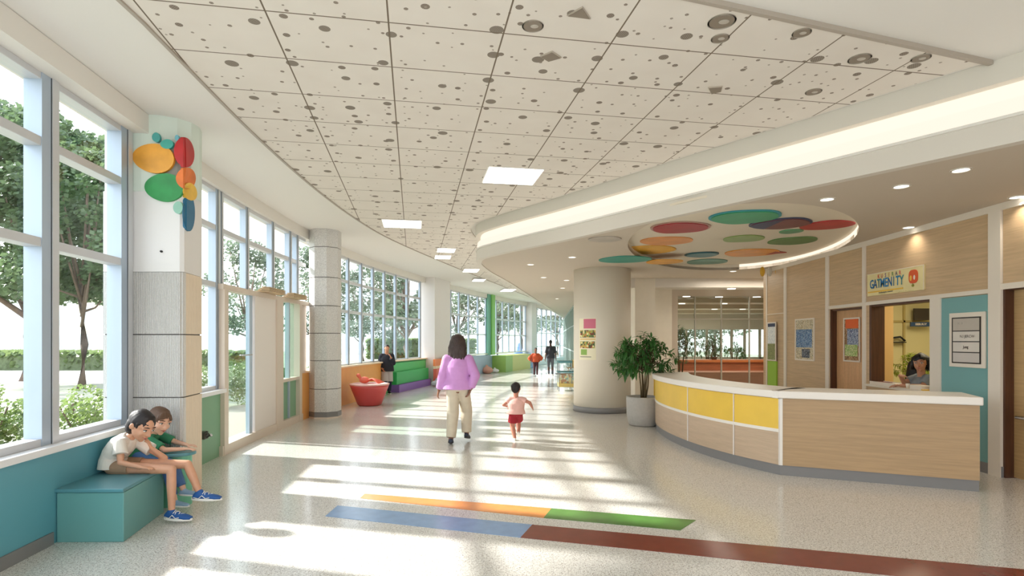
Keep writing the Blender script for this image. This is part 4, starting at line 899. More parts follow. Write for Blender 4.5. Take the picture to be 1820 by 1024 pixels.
t = thing('coffee_cup', (5.86, 8.62, .99), 'small white cup standing on the ledge in front of the seated woman', 'cup'); MB().lathe([(.02, .99), (.028, 1.06), (.025, 1.06), (.018, .995)], (5.80, 8.46), 20).build('cup', mat('paper', (236, 226, 210), .6), t, smooth=True); t.location = (5.94, 8.52, .937)
t = thing('office_chair', (6.45, 8.75, 0), 'black high-backed office chair behind the seated woman', 'chair'); bk_ = mat('black_mesh', (20, 20, 24), .7)
MB().cap((6.48, 9.05, 1.02), (6.48, 9.05, 1.24), .13, .10).build('backrest', bk_, t, smooth=True); MB().ell((6.42, 8.95, .47), .24, .24, .05).build('seat', bk_, t, smooth=True); MB().cap((6.45, 8.98, .05), (6.45, 8.98, .45), .03).build('pole', bk_, t, smooth=True); MB().cap((6.5, 9.04, .5), (6.5, 9.06, 1.0), .025).build('back_post', bk_, t, smooth=True)
MB().tube([(6.2, 8.98, .03), (6.45, 8.98, .07), (6.7, 8.98, .03)], .025).tube([(6.45, 8.73, .03), (6.45, 8.98, .07), (6.45, 9.2, .03)], .025).build('base', bk_, t, smooth=True)
t = thing('monitor', (8.0, 11.0, 2.0), 'small dark monitor with blue banner high on the office wall', 'screen'); MB().box(8.2, 8.5, 11.46, 11.5, 2.06, 2.30).build('screen', mat('screen_dark', (60, 54, 50), .3), t); MB().box(8.1, 8.5, 11.42, 11.46, 1.93, 2.02).build('blue_banner', mat('banner_blue', (40, 70, 110), .4), t); MB().box(8.3, 8.4, 11.5, 11.58, 2.1, 2.3).build('bracket', bk_, t)
text_mesh('lettering', 'IIIIBUIUY', mat('sign_white', (232, 222, 208), .5), t, (8.3, 11.42, 1.975), (1, 0, 0), (0, 0, 1), .06)
t = thing('wall_shelf', (7.9, 11.5, 1.6), 'tiny black shelf on the yellow office wall', 'shelf'); MB().box(7.72, 8.05, 11.48, 11.6, 1.60, 1.62).build('board', bk_, t); MB().tube([(7.74, 11.52, 1.62), (7.8, 11.52, 1.70), (7.95, 11.52, 1.72), (8.05, 11.52, 1.64)], .02).build('ornament', bk_, t, smooth=True)

# ------------------------------------------------------------------ reception desk
dp = [(2.80, 11.0), (2.62, 10.2), (2.585, 9.3), (2.70, 8.35), (2.95, 7.52), (3.27, 6.88)]
dc = [(p[0], p[1]) for p in catmull(dp, 8)]
full = dc + [(5.08, 6.11)]
t = thing('reception_desk', (3.6, 7.5, 0), 'long curved reception desk with yellow and wood panels and white top', 'desk')
yp = mat('yellow_panel', (232, 192, 70), .4, var=.04, vscale=3); tp = wood('tan_panel', (198, 174, 148), (1, 1, 16), dark=.06); edgew = mat('desk_white', (236, 230, 222), .35)
MB().ribbon(full, 0, .125, .018, .30).build('plinth', basem, t)
MB().ribbon(full, .125, .95, .02, .06).build('carcass', mat('desk_core', (214, 204, 190), .6), t)
def at_s(px):  # arclength cut by photo column
    for i in range(len(dc) - 1):
        a, b = [910 + 1000 * q[0] / q[1] for q in (dc[i], dc[i + 1])]
        if (a - px) * (b - px) <= 0 and dc[i][1] < 9.5: u = (px - a) / (b - a); return i + u
    return 0
cuts = [0, at_s(1176), at_s(1223), at_s(1305), len(dc) - 1.0001]
def pt(s): i = int(s); u = s - i; i = min(i, len(dc) - 2); return (dc[i][0] + (dc[i + 1][0] - dc[i][0]) * u, dc[i][1] + (dc[i + 1][1] - dc[i][1]) * u)
def sub(a, b): return [pt(a)] + [dc[i] for i in range(int(a) + 1, int(b) + 1) if a < i < b] + [pt(b)]
for a, b in zip(cuts, cuts[1:]):
    g = .05; P = sub(a + g, b - g)
    MB().ribbon(P, .125, .525, 0, .03).build('lower_panel', tp, t); MB().ribbon(P, .565, .935, -.003, .03).build('yellow_panel', yp, t)
MB().ribbon(dc, .525, .565, -.008, .03).build('white_strip', edgew, t)
for c_ in cuts[1:]:
    p = pt(c_ - .0001 if c_ > 1 else c_); q = pt(max(c_ - .12, 0)); MB().seg(q, p, .125, .94, -.010, .03).build('white_strip', edgew, t)
dv = (V((5.08, 6.11)) - V((3.27, 6.88))).normalized(); s0 = V((3.27, 6.88))
MB().seg(tuple(s0 + dv * .035), (5.08, 6.11), .125, .94, -.002, .03).build('wood_front', oakd, t); MB().seg(tuple(s0), tuple(s0 + dv * .035), .125, .94, -.010, .03).build('white_strip', edgew, t)
MB().seg(tuple(V((5.08, 6.11)) - dv * .03), (5.08, 6.11), .0, .94, .03, .55).build('end_panel', oakd, t)
MB().ribbon(full[:-1] + [tuple(V((5.08, 6.11)) + dv * .02)], .945, 1.035, -.055, .62).build('counter_top', edgew, t, bevel=.012)

# ------------------------------------------------------------------ back hall behind the desk
struct('wall_back_pillar', MB().box(3.28, 3.82, 15.0, 15.6, 0, 3.3), cream); struct('wall_back', MB().box(4.2, 4.72, 16.6, 17.0, 0, 3.3).box(2.35, 4.2, 16.8, 17.0, 0, 3.3), cream); struct('wall_back_edge', MB().box(4.72, 4.95, 16.8, 17.0, 0, 3.3), mat('back_grey', (196, 184, 168), .6))
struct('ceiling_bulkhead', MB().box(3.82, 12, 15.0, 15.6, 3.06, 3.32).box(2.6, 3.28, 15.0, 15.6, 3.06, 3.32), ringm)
for j, (y, z) in enumerate(((16.6, 2.98), (19.0, 2.92), (21.5, 2.86), (23.8, 2.80))): struct('ceiling_beam_%d' % (j + 1), MB().box(4.96 + j * .3, 11.9, y + (.56 if j == 0 else 0), y + .9, z, 3.32), mat('beam_taupe', (196, 184, 166), .7))
w = bpy.data.objects.new('window_8', None); C.objects.link(w); w.location = (8, 17.1, 0); w['kind'] = 'structure'
MB().box(4.95, 12, 17.1, 17.112, .0, 2.98).build('window_pane', glass('partition_glass', (236, 240, 236)), w)
MB().box(5.55, 5.58, 17.08, 17.14, 0, 2.98).box(6.35, 6.38, 17.08, 17.14, 0, 2.98).box(7.2, 7.23, 17.08, 17.14, 0, 2.98).box(4.95, 12, 17.08, 17.14, 2.28, 2.31).build('window_mullion', mat('back_frame', (176, 170, 158), .4), w)
struct('wall_back_far', MB().box(4.5, 8.9, 26, 26.2, 0, .9).box(4.5, 12, 26, 26.2, 2.15, 3.32).box(4.5, 6.9, 26, 26.2, .9, 2.15).box(8.9, 12.0, 26, 26.2, 0, .8), mat('back_wall_grey', (206, 198, 186), .6))
w = bpy.data.objects.new('window_9', None); C.objects.link(w); w.location = (9.4, 26, 0); w['kind'] = 'structure'
mb = MB()
for x in (6.9, 8.0, 8.95, 9.6, 10.1, 10.7, 11.4): mb.box(x, x + .1, 25.96, 26.06, .8, 2.15)
mb.box(6.9, 12, 25.96, 26.06, .8, .88).build('window_frame', mat('back_frame', (176, 170, 158), .4), w); MB().box(6.9, 12, 26.02, 26.03, .85, 2.15).build('window_pane', pane, w)
struct('wall_back_side', MB().box(11.9, 12, 13.2, 26, 0, 3.32), cream)
struct('wall_storefront', MB().seg((2.35, 17.0), (2.42, 19.0), 0, 3.3, -.15, 0), cream)
redw = wood('red_wood', (168, 96, 66), (1, 8, 12), dark=.2)
t = thing('wood_planter_bench', (7.2, 19.2, 0), 'reddish wood stepped planter bench behind the glass partition', 'bench'); MB().box(5.5, 9.0, 19.2, 20.0, .5, .98).build('upper_box', redw, t, bevel=.01); MB().box(5.2, 9.0, 18.2, 19.2, 0, .62).build('lower_box', wood('rose_wood', (172, 120, 100), (1, 8, 12)), t, bevel=.01)
MB().box(5.5, 9.0, 19.16, 19.2, .90, .98).build('cap_board', wood('orange_wood', (196, 112, 62), (1, 8, 12)), t); MB().box(5.5, 9, 19.2, 20, 0, .5).build('support', redw, t)
# storefront along the right of the far corridor
w = bpy.data.objects.new('window_10', None); C.objects.link(w); w.location = (2.9, 30, 0); w['kind'] = 'structure'
a, b = V((2.42, 19.0)), V((4.0, 43.5)); mb = MB(); mg = MB(); k = 16
for i in range(k + 1): p = a.lerp(b, i / k); mb.box(p.x - .04, p.x + .04, p.y - .05, p.y + .05, 0, 3.3)
for z in (.05, 1.1, 2.3, 3.2): mb.seg(tuple(a), tuple(b), z, z + .06, -.03, .03)
mb.build('window_mullion', mat('store_frame', (170, 186, 182), .4), w); MB().seg(tuple(a), tuple(b), .1, 3.2, -.005, .005).build('window_pane', glass('store_glass', (228, 242, 236)), w)
struct('wall_end', MB().box(2.0, 12, 44, 44.2, 0, .5).box(2, 12, 44, 44.2, 3.6, CZ), white)
# display cabinets beside the column
t = thing('display_cabinet', (1.95, 18.6, 0), 'glass display cabinet with teal shelves and yellow bottom left of the round column', 'cabinet'); x0, x1 = 1.52, 2.25; cf = mat('cabinet_metal', (150, 156, 158), .4, metal=.4); ct = mat('cabinet_teal', (84, 138, 146), .4)
mb = MB()
for x in (x0, (x0 + x1) / 2 + .05, x1):
    for y in (18.2, 18.75): mb.box(x - .012, x + .012, y - .012, y + .012, 0, .92)
mb.build('frame', cf, t); MB().box(x0 - .03, x1, 18.17, 18.78, .60, .64).build('middle_shelf', ct, t); MB().box(x0 - .02, x0 + .42, 18.17, 18.78, .92, .98).build('top_shelf', ct, t)
MB().box(x0, x1, 18.18, 18.77, .14, .25).build('bottom_drawer', mat('cabinet_yellow', (206, 184, 106), .5), t); MB().box(x0 + .02, x1, 18.3, 18.7, .25, .56).build('contents', patches('craft_mix', [(206, 212, 190), (226, 216, 160), (150, 190, 180), (230, 228, 214), (190, 150, 120)], 14), t)
MB().box(x0 - .10, x0 + .02, 18.16, 18.3, .54, .58).build('handle', cf, t, bevel=.01)
t = thing('toy_bin', (2.1, 18.5, .64), 'yellow bin with red toys on the display cabinet', 'bin'); MB().box(2.0, 2.24, 18.3, 18.6, .76, 1.02).build('bin', mat('bin_yellow', (240, 196, 40), .4), t, bevel=.01); MB().ell((2.12, 18.45, 1.03), .10, .12, .05).build('contents', mat('toy_red', (170, 60, 40), .5), t, smooth=True); MB().box(1.8, 2.25, 18.22, 18.7, .74, .76).box(1.82, 1.84, 18.25, 18.27, .64, .74).box(2.22, 2.24, 18.25, 18.27, .64, .74).build('riser', hw, t)

# ------------------------------------------------------------------ smaller things in the hall
t = thing('bench_seat', (-3.45, 5.2, 0), 'angular teal box bench under the near window with the children on it', 'bench')
bp = [(-3.715, 4.59), (-3.175, 4.60), (-3.34, 5.40), (-3.86, 5.40)]
mb = MB().prism(bp, .0, .405); mb.build('box', tealb, t, bevel=.006); bp2 = [(-3.722, 4.575), (-3.168, 4.585), (-3.332, 5.40), (-3.868, 5.40)]; MB().prism(bp2, .409, .438).build('seat_top', tealt, t, bevel=.005)
t = thing('round_seat', (-3.36, 5.62, 0), 'rounded teal topped seat on mint base wrapping the column corner', 'bench')
def rs(r, cx=-3.47, cy=5.67): return [(cx + r * math.cos(a), cy + r * math.sin(a) * .6) for a in [2 * PI * i / 40 for i in range(40)]]
bsp = rs(.17) ; MB().prism(rs(.235) , 0, .495).build('base', mat('mint_base', (116, 190, 160), .35), t, smooth=False); MB().prism(rs(.275), .50, .53).build('seat_top', tealt, t, bevel=.006)
t = thing('red_tub', (-3.85, 14.25, 0), 'round red tub with pale rim standing by the orange wall', 'tub'); tx, ty = -3.62, 14.3; t.location = (tx, ty, 0)
MB().lathe([(.25, .0), (.30, .03), (.46, .44), (.49, .52), (.44, .52), (.40, .40), (.1, .38)], (tx, ty), 48).build('bowl', mat('tub_red', (196, 78, 76), .4), t, smooth=True); MB().lathe([(.49, .52), (.50, .55), (.42, .565), (.40, .53)], (tx, ty), 48).build('rim', mat('tub_rim', (232, 190, 182), .5), t, smooth=True)
MB().lathe([(.42, .50), (.1, .55)], (tx, ty), 32).build('cushion', mat('tub_cushion', (214, 130, 120), .7), t, smooth=True)
t = thing('toy_crab', (tx, ty, .56), 'coral orange soft toy with long legs lying on the red tub', 'toy'); tm_ = mat('coral_toy', (222, 112, 88), .6)
MB().ell((tx - .13, ty, .64), .13, .1, .085).build('body', tm_, t, smooth=True)
for j in range(7): a = -1.2 + j * .4; MB().tube([(tx - .08, ty, .63), (tx + .10 + .02 * j, ty + .15 * math.sin(a), .69 - .01 * j), (tx + .30, ty + .28 * math.sin(a), .565)], .014).build('leg', tm_, t, smooth=True)
MB().cap((tx - .22, ty - .03, .68), (tx - .27, ty - .05, .76), .03, .05).build('claw', tm_, t, smooth=True)
def beanbag(x, y, r, h, rgb, nm, lab):
    mb = MB().ell((x, y, h * .36), r, r * .9, h * .38).cap((x, y, h * .4), (x - r * .15, y, h * .8), r * .6, r * .25); o = mb.build('bean_bag', mat('bag_' + nm, rgb, .8), remesh=.02, sm=4, loc=(x, y, 0)); tag(o, lab, 'bean bag')
beanbag(-1.22, 28.0, .28, .46, (212, 160, 142), 'rose', 'dusty pink bean bag slumped beside the green box bench'); beanbag(-.85, 28.6, .2, .28, (226, 226, 224), 'white', 'small white bean bag behind the pink one'); beanbag(-2.64, 20.1, .26, .30, (178, 176, 178), 'grey', 'grey rounded cushion on the floor before the orange and red bench')
t = thing('play_sculpture', (.57, 37.2, 0), 'blue rounded play figure with white wheel at the end of the window wall', 'play sculpture'); pb = mat('play_blue', (92, 130, 190), .5)
MB().cap((.42, 37.2, .3), (.42, 37.2, .8), .36, .3).cap((.44, 37.2, .9), (.5, 37.2, 1.35), .26, .14).build('body', pb, t, remesh=.03, sm=3); MB().cap((.95, 37.4, .3), (.95, 37.4, .7), .38, .22).build('side_lobe', mat('play_green', (120, 156, 150), .5), t, smooth=True)
MB().loft([((.62, 36.8, .42), .27, .27), ((.62, 36.72, .42), .27, .27)], 28, (1, 0, 0), (0, 0, 1)).build('wheel', mat('white_shoe2', (236, 236, 236), .5), t); MB().loft([((.60, 36.72, .42), .15, .15), ((.60, 36.69, .42), .15, .15)], 24, (1, 0, 0), (0, 0, 1)).build('wheel_hub', mat('black_plastic', (30, 30, 30), .5), t)

# ------------------------------------------------------------------ ceiling lights and fittings
lm = emis('panel_light', (255, 252, 246), 4.0); ax = math.atan(.175)
pl = [((910, 313), .74, .74, 'square ceiling light panel nearest the camera'), ((715, 398), .74, .70, 'ceiling light panel on the left side of the tiled field'), ((793, 445), .44, .6, 'small ceiling light panel, first of a close pair'), ((787, 457), .42, .6, 'small ceiling light panel, second of a close pair'),
      ((837, 481), .48, .8, 'ceiling light panel past the close pair'), ((851, 498), .44, .8, 'slim ceiling light panel far along the hall'), ((903, 516), .56, 1.2, 'ceiling light panel farthest along the hall')]
for (px, py), w_, d_, lab in pl:
    p = gp(px, py, CZ - .035); t = thing('ceiling_light', (p.x, p.y, CZ - .035), lab, 'ceiling light', 'square panels in the tiled ceiling'); ca, sa = math.cos(-.17), math.sin(-.17)
    rot = lambda x, y: (p.x + x * math.cos(.17) - y * math.sin(.17), p.y + x * math.sin(.17) + y * math.cos(.17))
    MB().prism([rot(-w_ / 2 - .02, -d_ / 2 - .02), rot(w_ / 2 + .02, -d_ / 2 - .02), rot(w_ / 2 + .02, d_ / 2 + .02), rot(-w_ / 2 - .02, d_ / 2 + .02)], CZ - .04, CZ - .028).build('frame', white, t)
    MB().prism([rot(-w_ / 2, -d_ / 2), rot(w_ / 2, -d_ / 2), rot(w_ / 2, d_ / 2), rot(-w_ / 2, d_ / 2)], CZ - .046, CZ - .039).build('diffuser', lm, t)
dm = emis('downlight_lens', (255, 250, 240), 3.0); dring = mat('downlight_ring', (236, 232, 224), .4)
LP = [((1708, 302), 'downlight in the soffit above the right end of the desk'), ((1602, 331), 'downlight between the desk end and the glowing oval'), ((1470, 354), 'downlight just outside the tip of the glowing oval'), ((1808, 350), 'downlight close to the wood wall above the door'), ((1615, 404), 'downlight close to the wood wall beside the banner'),
      ((1303, 482), 'downlight behind the oval, in front of the bulkhead'), ((1017, 457), 'downlight left of the round column, closest to it'), ((943, 470), 'downlight near the glowing cove edge, left of the round column'), ((1007, 498), 'downlight left of the round column, lower pair member'), ((966, 493), 'small downlight near the cove, past the first one'), ((1000, 512), 'small downlight far along the corridor soffit'), ((990, 531), 'smallest downlight at the far end of the corridor soffit')]
for (px, py), lab in LP:
    p = gp(px, py, 3.30); t = thing('downlight', (p.x, p.y, 3.30), lab, 'downlight', 'round downlights in the soffit')
    MB().lathe([(.088, 3.293), (.088, 3.305), (.07, 3.305), (.07, 3.291)], (p.x, p.y), 28, cap=False).build('ring', dring, t, smooth=True); MB().lathe([(.069, 3.296), (.069, 3.302)], (p.x, p.y), 28).build('lens', dm, t)
    l = bpy.data.lights.new('downlight_lamp', 'SPOT'); l.energy = 14; l.spot_size = 2.2; l.spot_blend = .8; l.shadow_soft_size = .07; l.color = (1, .90, .76); lo = bpy.data.objects.new('downlight_lamp', l); C.objects.link(lo); lo.location = (p.x, p.y, 3.28)
bl = [((1300, 504), 3.05, 15.3), ((1278, 515), 2.95, 16.85), ((1220, 525), 2.95, 16.7), ((1212, 544), 2.90, 19.2), ((1287, 540), 2.9, 19.2), ((1345, 518), 2.95, 16.85), ((1320, 552), 2.85, 21.7), ((1270, 554), 2.85, 21.7)]
for j, ((px, py), z, y) in enumerate(bl):
    p = V(((px - CX) / 1000 * y, y, z)); t = thing('downlight', (p.x, p.y, z), ('downlight under the beams of the back hall behind the desk'), 'downlight', 'downlights under the back hall beams')
    MB().lathe([(.11, z - .008), (.11, z + .004)], (p.x, p.y), 24).build('lens', dm, t)
l = None
for (x, y, z, sx, sy, e, col) in ((7.6, 9.2, 2.75, 1.2, 2.4, 55, (1, .88, .62)), (7.5, 22.6, 2.78, 3, 1.6, 170, (1, .93, .82)), (7.5, 18.2, 2.9, 3.4, 1.2, 110, (1, .93, .82)), (6.5, 14.2, 3.25, 3, 1, 60, (1, .92, .8))):
    l = bpy.data.lights.new('room_lamp', 'AREA'); l.shape = 'RECTANGLE'; l.size = sx; l.size_y = sy; l.energy = e; l.color = col; lo = bpy.data.objects.new('room_lamp', l); C.objects.link(lo); lo.location = (x, y, z)
# odd-shaped fittings among the tiles
dk = mat('fitting_dark', (132, 120, 106), .6); mid = mat('fitting_mid', (176, 166, 152), .5); Zt = CZ - .03
def polyf(pix, lab, cat):
    P = [gp(x, y, Zt) for x, y in pix]; c = sum(P, V()) / len(P); t = thing('ceiling_fitting', (c.x, c.y, Zt), lab, cat, 'fittings among the ceiling tiles')
    MB().prism([(c.x + (p.x - c.x) * 1.12, c.y + (p.y - c.y) * 1.12) for p in P], Zt - .01, Zt).build('rim', mid, t); MB().prism([(p.x, p.y) for p in P], Zt - .014, Zt - .009).build('grille', dk, t)
polyf([(1010, 26), (1035, 12), (1048, 31)], 'dark triangular vent in the tiled ceiling', 'vent'); polyf([(962, 99), (981, 91), (996, 101), (975, 107)], 'dark diamond shaped vent in the tiled ceiling', 'vent'); polyf([(1260, 155), (1283, 153), (1281, 161), (1265, 165)], 'small trapezoid vent in the tiled ceiling', 'vent')
for (px, py), r, lab in [(a_, b_ * .8, c_) for a_, b_, c_ in (((1283, 38), .125, 'largest recessed spotlight near the edge of the tiled ceiling'), ((1280, 68), .085, 'tilted recessed spotlight below the largest one'), ((1425, 58), .085, 'recessed spotlight beside the ceiling edge trim'), ((1528, 104), .11, 'recessed spotlight with split lens in the right tile corner'), ((1637, 103), .09, 'recessed spotlight nearest the corner of the tiled field'), ((1446, 163), .09, 'recessed spotlight closest to the cove fascia'), ((947, 46), .10, 'round recessed vent ring next to the triangle vent'))]:
    p = gp(px, py, Zt); t = thing('recessed_spotlight', (p.x, p.y, Zt), lab, 'spotlight', 'recessed spotlights in the tiled ceiling')
    MB().lathe([(r, Zt - .006), (r, Zt), (r * .88, Zt), (r * .88, Zt - .006)], (p.x, p.y), 28, cap=False).build('ring', mid, t, smooth=True); MB().lathe([(r * .88, Zt - .004), (r * .88, Zt - .001)], (p.x, p.y), 28).build('recess', dk, t)
    MB().ell((p.x + r * .15, p.y, Zt - .004), r * .38, r * .3, .006).build('lamp', mat('lamp_grey', (176, 168, 156), .3), t, smooth=True)

# ------------------------------------------------------------------ plants
def leaf(mb, p, d, up, L, w, droop=.25):
    d = V(d).normalized(); s = d.cross(V(up)); s = s.normalized() if s.length > .01 else V((1, 0, 0)); n = s.cross(d)
    a = V(p); b = a + d * L * .35 + n * L * .03; c = a + d * L * .7 - n * L * droop * .35; e = a + d * L * .95 - n * L * droop
    o = len(mb.v); mb.v += [tuple(q) for q in (a, b + s * w, b - s * w, b - n * w * .3, c + s * w * .75, c - s * w * .75, c - n * w * .2, e)]
    mb.f += [(o, o + 3, o + 1), (o, o + 2, o + 3), (o + 3, o + 6, o + 4, o + 1), (o + 2, o + 5, o + 6, o + 3), (o + 6, o + 7, o + 4), (o + 5, o + 7, o + 6)]
def leafm(name, rgb, tr=.25):
    m = mat(name, rgb, .45, var=.35, vscale=5); b = m.node_tree.nodes['Principled BSDF']; N = m.node_tree.nodes; L = m.node_tree.links
    t = N.new('ShaderNodeBsdfTranslucent'); t.inputs[0].default_value = (*lin([min(255, int(x * 1.25)) for x in rgb]), 1); mx = N.new('ShaderNodeMixShader'); mx.inputs[0].default_value = tr
    L.new(b.outputs[0], mx.inputs[1]); L.new(t.outputs[0], mx.inputs[2]); L.new(mx.outputs[0], N['Material Output'].inputs[0]); return m
def potted(x, y, potr, poth, zc, rx, rz, n, lab, potrgb, lm_, leafL=.15, seed=3, cat='potted plant'):
    r = random.Random(seed); t = thing('potted_plant', (x, y, 0), lab, cat)
    MB().lathe([(potr * .78, 0), (potr * .9, .03), (potr, poth * .4), (potr * 1.02, poth - .03), (potr, poth), (potr * .9, poth), (potr * .88, poth - .05)], (x, y), 48).build('pot', mat('pot_' + lab[:9], potrgb, .7, var=.05, vscale=20), t, smooth=True)
    MB().lathe([(potr * .9, poth - .06), (.01, poth - .04)], (x, y), 32).build('soil', mat('soil', (60, 46, 36), .9), t)
    st = MB(); fo = MB(); ends = []
    for i in range(6):
        a = r.uniform(0, 2 * PI); b0 = V((x + .05 * math.cos(a), y + .05 * math.sin(a), poth - .06)); b1 = b0 + V((.06 * math.cos(a), .06 * math.sin(a), (zc - poth) * .75)); b2 = b1 + V((.14 * math.cos(a), .14 * math.sin(a), rz * .6))
        st.tube([b0, b1.lerp(b0, .5) + V((r.uniform(-.02, .02), r.uniform(-.02, .02), 0)), b1, b2], [.017, .014, .012, .008], 6); ends.append((b1, b2))
    for i in range(n):
        a = r.uniform(0, 2 * PI); e = r.uniform(-.65, 1); q = math.sqrt(max(0, 1 - e * e)) * r.uniform(.35, 1); c = V((x + rx * q * math.cos(a), y + rx * q * math.sin(a), zc + rz * e * r.uniform(.5, 1)))
        b1, b2 = r.choice(ends); s = b1.lerp(b2, r.random()); m_ = s.lerp(c, .55) + V((0, 0, .08)); st.tube([s, m_, c], [.006, .005, .003], 4)
        out = (c - m_).normalized()
        for j in range(9):
            b = 2 * PI * j / 9 + r.random(); sd = out.orthogonal().normalized(); s2 = out.cross(sd); dd = out * r.uniform(.2, .7) + (sd * math.cos(b) + s2 * math.sin(b)) * .9 + V((0, 0, -.12))
            leaf(fo, c - out * r.uniform(0, .08), dd, (0, 0, 1), leafL * r.uniform(.7, 1.15), leafL * .13, .3)
    st.build('stems', mat('stem_brown', (92, 78, 52), .8), t, smooth=True); fo.build('foliage', lm_, t); return t
potted(2.55, 10.95, .315, .56, 1.25, .62, .56, 120, 'bushy green potted plant in round grey concrete pot beside the desk', (176, 172, 166), leafm('plant_leaf', (62, 112, 52)), .17)
potted(5.35, 17.9, .25, .45, 1.45, .6, .75, 90, 'leafy potted tree behind the glass partition', (120, 104, 92), leafm('plant_leaf2', (70, 104, 66)), .12, 5)
potted(7.3, 20.9, .3, .7, 1.4, .8, .55, 70, 'rounded bushy plant behind the planter bench', (120, 104, 93), leafm('plant_leaf2', (70, 104, 66)), .14, 9)
potted(9.3, 23.5, .3, .6, 1.2, .7, .45, 50, 'low bushy plant by the back hall windows', (120, 104, 94), leafm('plant_leaf2', (70, 104, 66)), .14, 11)
t = potted(0, 0, .10, .10, .16, .20, .12, 14, 'small trailing plant resting on the wood planter bench', (90, 60, 48), leafm('plant_leaf3', (60, 84, 44)), .09, 13); t.location = (7.0, 19.5, .98)
potted(7.55, 10.6, .18, .5, 1.15, .34, .3, 46, 'yellow green plant in tall pot in the office behind the opening', (150, 130, 60), leafm('plant_leaf4', (140, 156, 60)), .10, 15)

# ------------------------------------------------------------------ outdoors
grass = mat('grass', (142, 144, 126), .9, var=.3, vscale=3); gravel = mat('gravel', (150, 142, 130), .9, var=.3, vscale=60)
def outer(y0, y1, dx=-.28): return [(wx(y0 + (y1 - y0) * i / 24) + dx, y0 + (y1 - y0) * i / 24) for i in range(25)]
ex = outer(-2, 44)
o = MB().prism(ex + [(30, 60), (30, 90), (-110, 90), (-110, -20), (-3.4, -20)], -.25, -.10).build('lawn', grass, loc=(-20, 30, -.1)); o['kind'] = 'structure'
o = MB().prism(outer(1, 22) + [(wx(22) - 3.2, 22), (wx(8) - 4.2, 8), (wx(1) - 5, 1)], -.10, -.085).build('gravel_bed', gravel, loc=(-6, 10, -.1)); o['kind'] = 'structure'
o = MB().prism([(-110, 22.5), (-8.5, 22.5), (-7, 29), (-2, 36), (3, 50), (-1, 50), (-7, 39), (-12, 30.5), (-110, 30.5)], -.10, -.08).build('footpath', mat('paving', (206, 198, 190), .9, var=.04), loc=(-30, 26, -.1)); o['kind'] = 'structure'
def cloud(clumps, per, size, r, flatn=.0):
    mb = MB()
    for c, rad in clumps:
        for i in range(int(per * (rad / .8) ** 1.3)):
            v = V((r.gauss(0, 1), r.gauss(0, 1), r.gauss(0, 1))).normalized() * rad * r.uniform(.6, 1) ** .5; p = V(c) + V((v.x, v.y, v.z * .75))
            a = V((r.gauss(0, 1), r.gauss(0, 1), r.gauss(0, .6))).normalized(); b = a.orthogonal().normalized() * .45; s = size * r.uniform(.6, 1.3)
            o = len(mb.v); mb.v += [tuple(p), tuple(p + a * s * .5 + b * s), tuple(p + a * s), tuple(p + a * s * .5 - b * s)]; mb.f.append((o, o + 1, o + 2, o + 3))
    return mb
bark = mat('bark', (112, 96, 84), .9, bump=.6, bscale=12, var=.2)
def tree(x, y, h, cr_, cz0, lab, lm_, n=36, seed=1, per=150, leafs=.16, tr=.28, group='trees outside the windows'):
    r = random.Random(seed); t = thing('tree', (x, y, -.1), lab, 'tree', group); tb = MB(); cl_ = []
    top = V((x + .3, y, h * .72)); tb.tube([(x, y, -.1), (x + .1, y, cz0 * .5), (x - .05, y, cz0 * 1.1), tuple(top)], [tr, tr * .8, tr * .7, tr * .2], 10)
    for i in range(n):
        a = r.uniform(0, 2 * PI); e = r.uniform(-.9, 1); q = math.sqrt(1 - e * e) * r.uniform(.3, 1); zc = (h + cz0) / 2; c = V((x + cr_ * q * math.cos(a), y + cr_ * q * math.sin(a), zc + (h - cz0) / 2 * e)); cl_.append((c, r.uniform(.55, 1.05) * cr_ / 3.2))
        if i < 12: s = V((x, y, cz0 * r.uniform(.7, 1.2))); tb.tube([s, s.lerp(c, .5) + V((0, 0, -.2)), c], [tr * .35, tr * .2, .02], 6)
    tb.build('trunk', bark, t, smooth=True); cloud(cl_, per, leafs, r).build('foliage', lm_, t); return t
g1 = leafm('tree_leaf', (88, 106, 74), .35); g2 = leafm('tree_leaf_hazed', (104, 118, 98), .35); g3 = leafm('shrub_leaf', (112, 130, 74), .35)  # far tree leaves are paler, with haze put into their colour
tree(-20.6, 24, 10.8, 4.6, 3.6, 'large leafy tree seen through the near left window pane', g1, 80, 1, 300, .20, .36); tree(-15.6, 20.4, 8.3, 2.6, 3.0, 'leafy tree seen through the second pane beside the column', g1, 46, 2, 300, .17, .16)
T0 = tree(-15.5, 33, 7.0, 2.6, 2.2, 'grey green tree seen through the window left of the entrance', g2, 34, 3, 170, .18, .2)
T1 = tree(-14.0, 40, 8.0, 3.0, 2.0, 'grey green tree seen through the glass entrance door', g2, 34, 4, 170, .2, .2)
for i, (x, y, s, lab) in enumerate(((-12.5, 47, .9, 'tree behind the left half of the first curved windows'), (-9.8, 46, .8, 'tree behind the middle of the first curved windows'), (-7.0, 37.5, 1.15, 'tall tree filling the right end of the first curved windows'), (-4.6, 47, 1.0, 'tree behind the white pier'), (-1.2, 46, 1.1, 'tree left of the green post'), (.9, 52, 1.15, 'tree right of the green post'), (4.8, 60, 1.2, 'tree at the far end of the hall'), (9.5, 54, 1.1, 'tree behind the far glass storefront'), (9.5, 34, .8, 'tree outside the back hall windows'), (13, 36, .9, 'tree outside the right end of the back hall windows'))):
    dup(T0 if i % 2 else T1, (x, y, -.1), R.uniform(0, 6), s, lab)
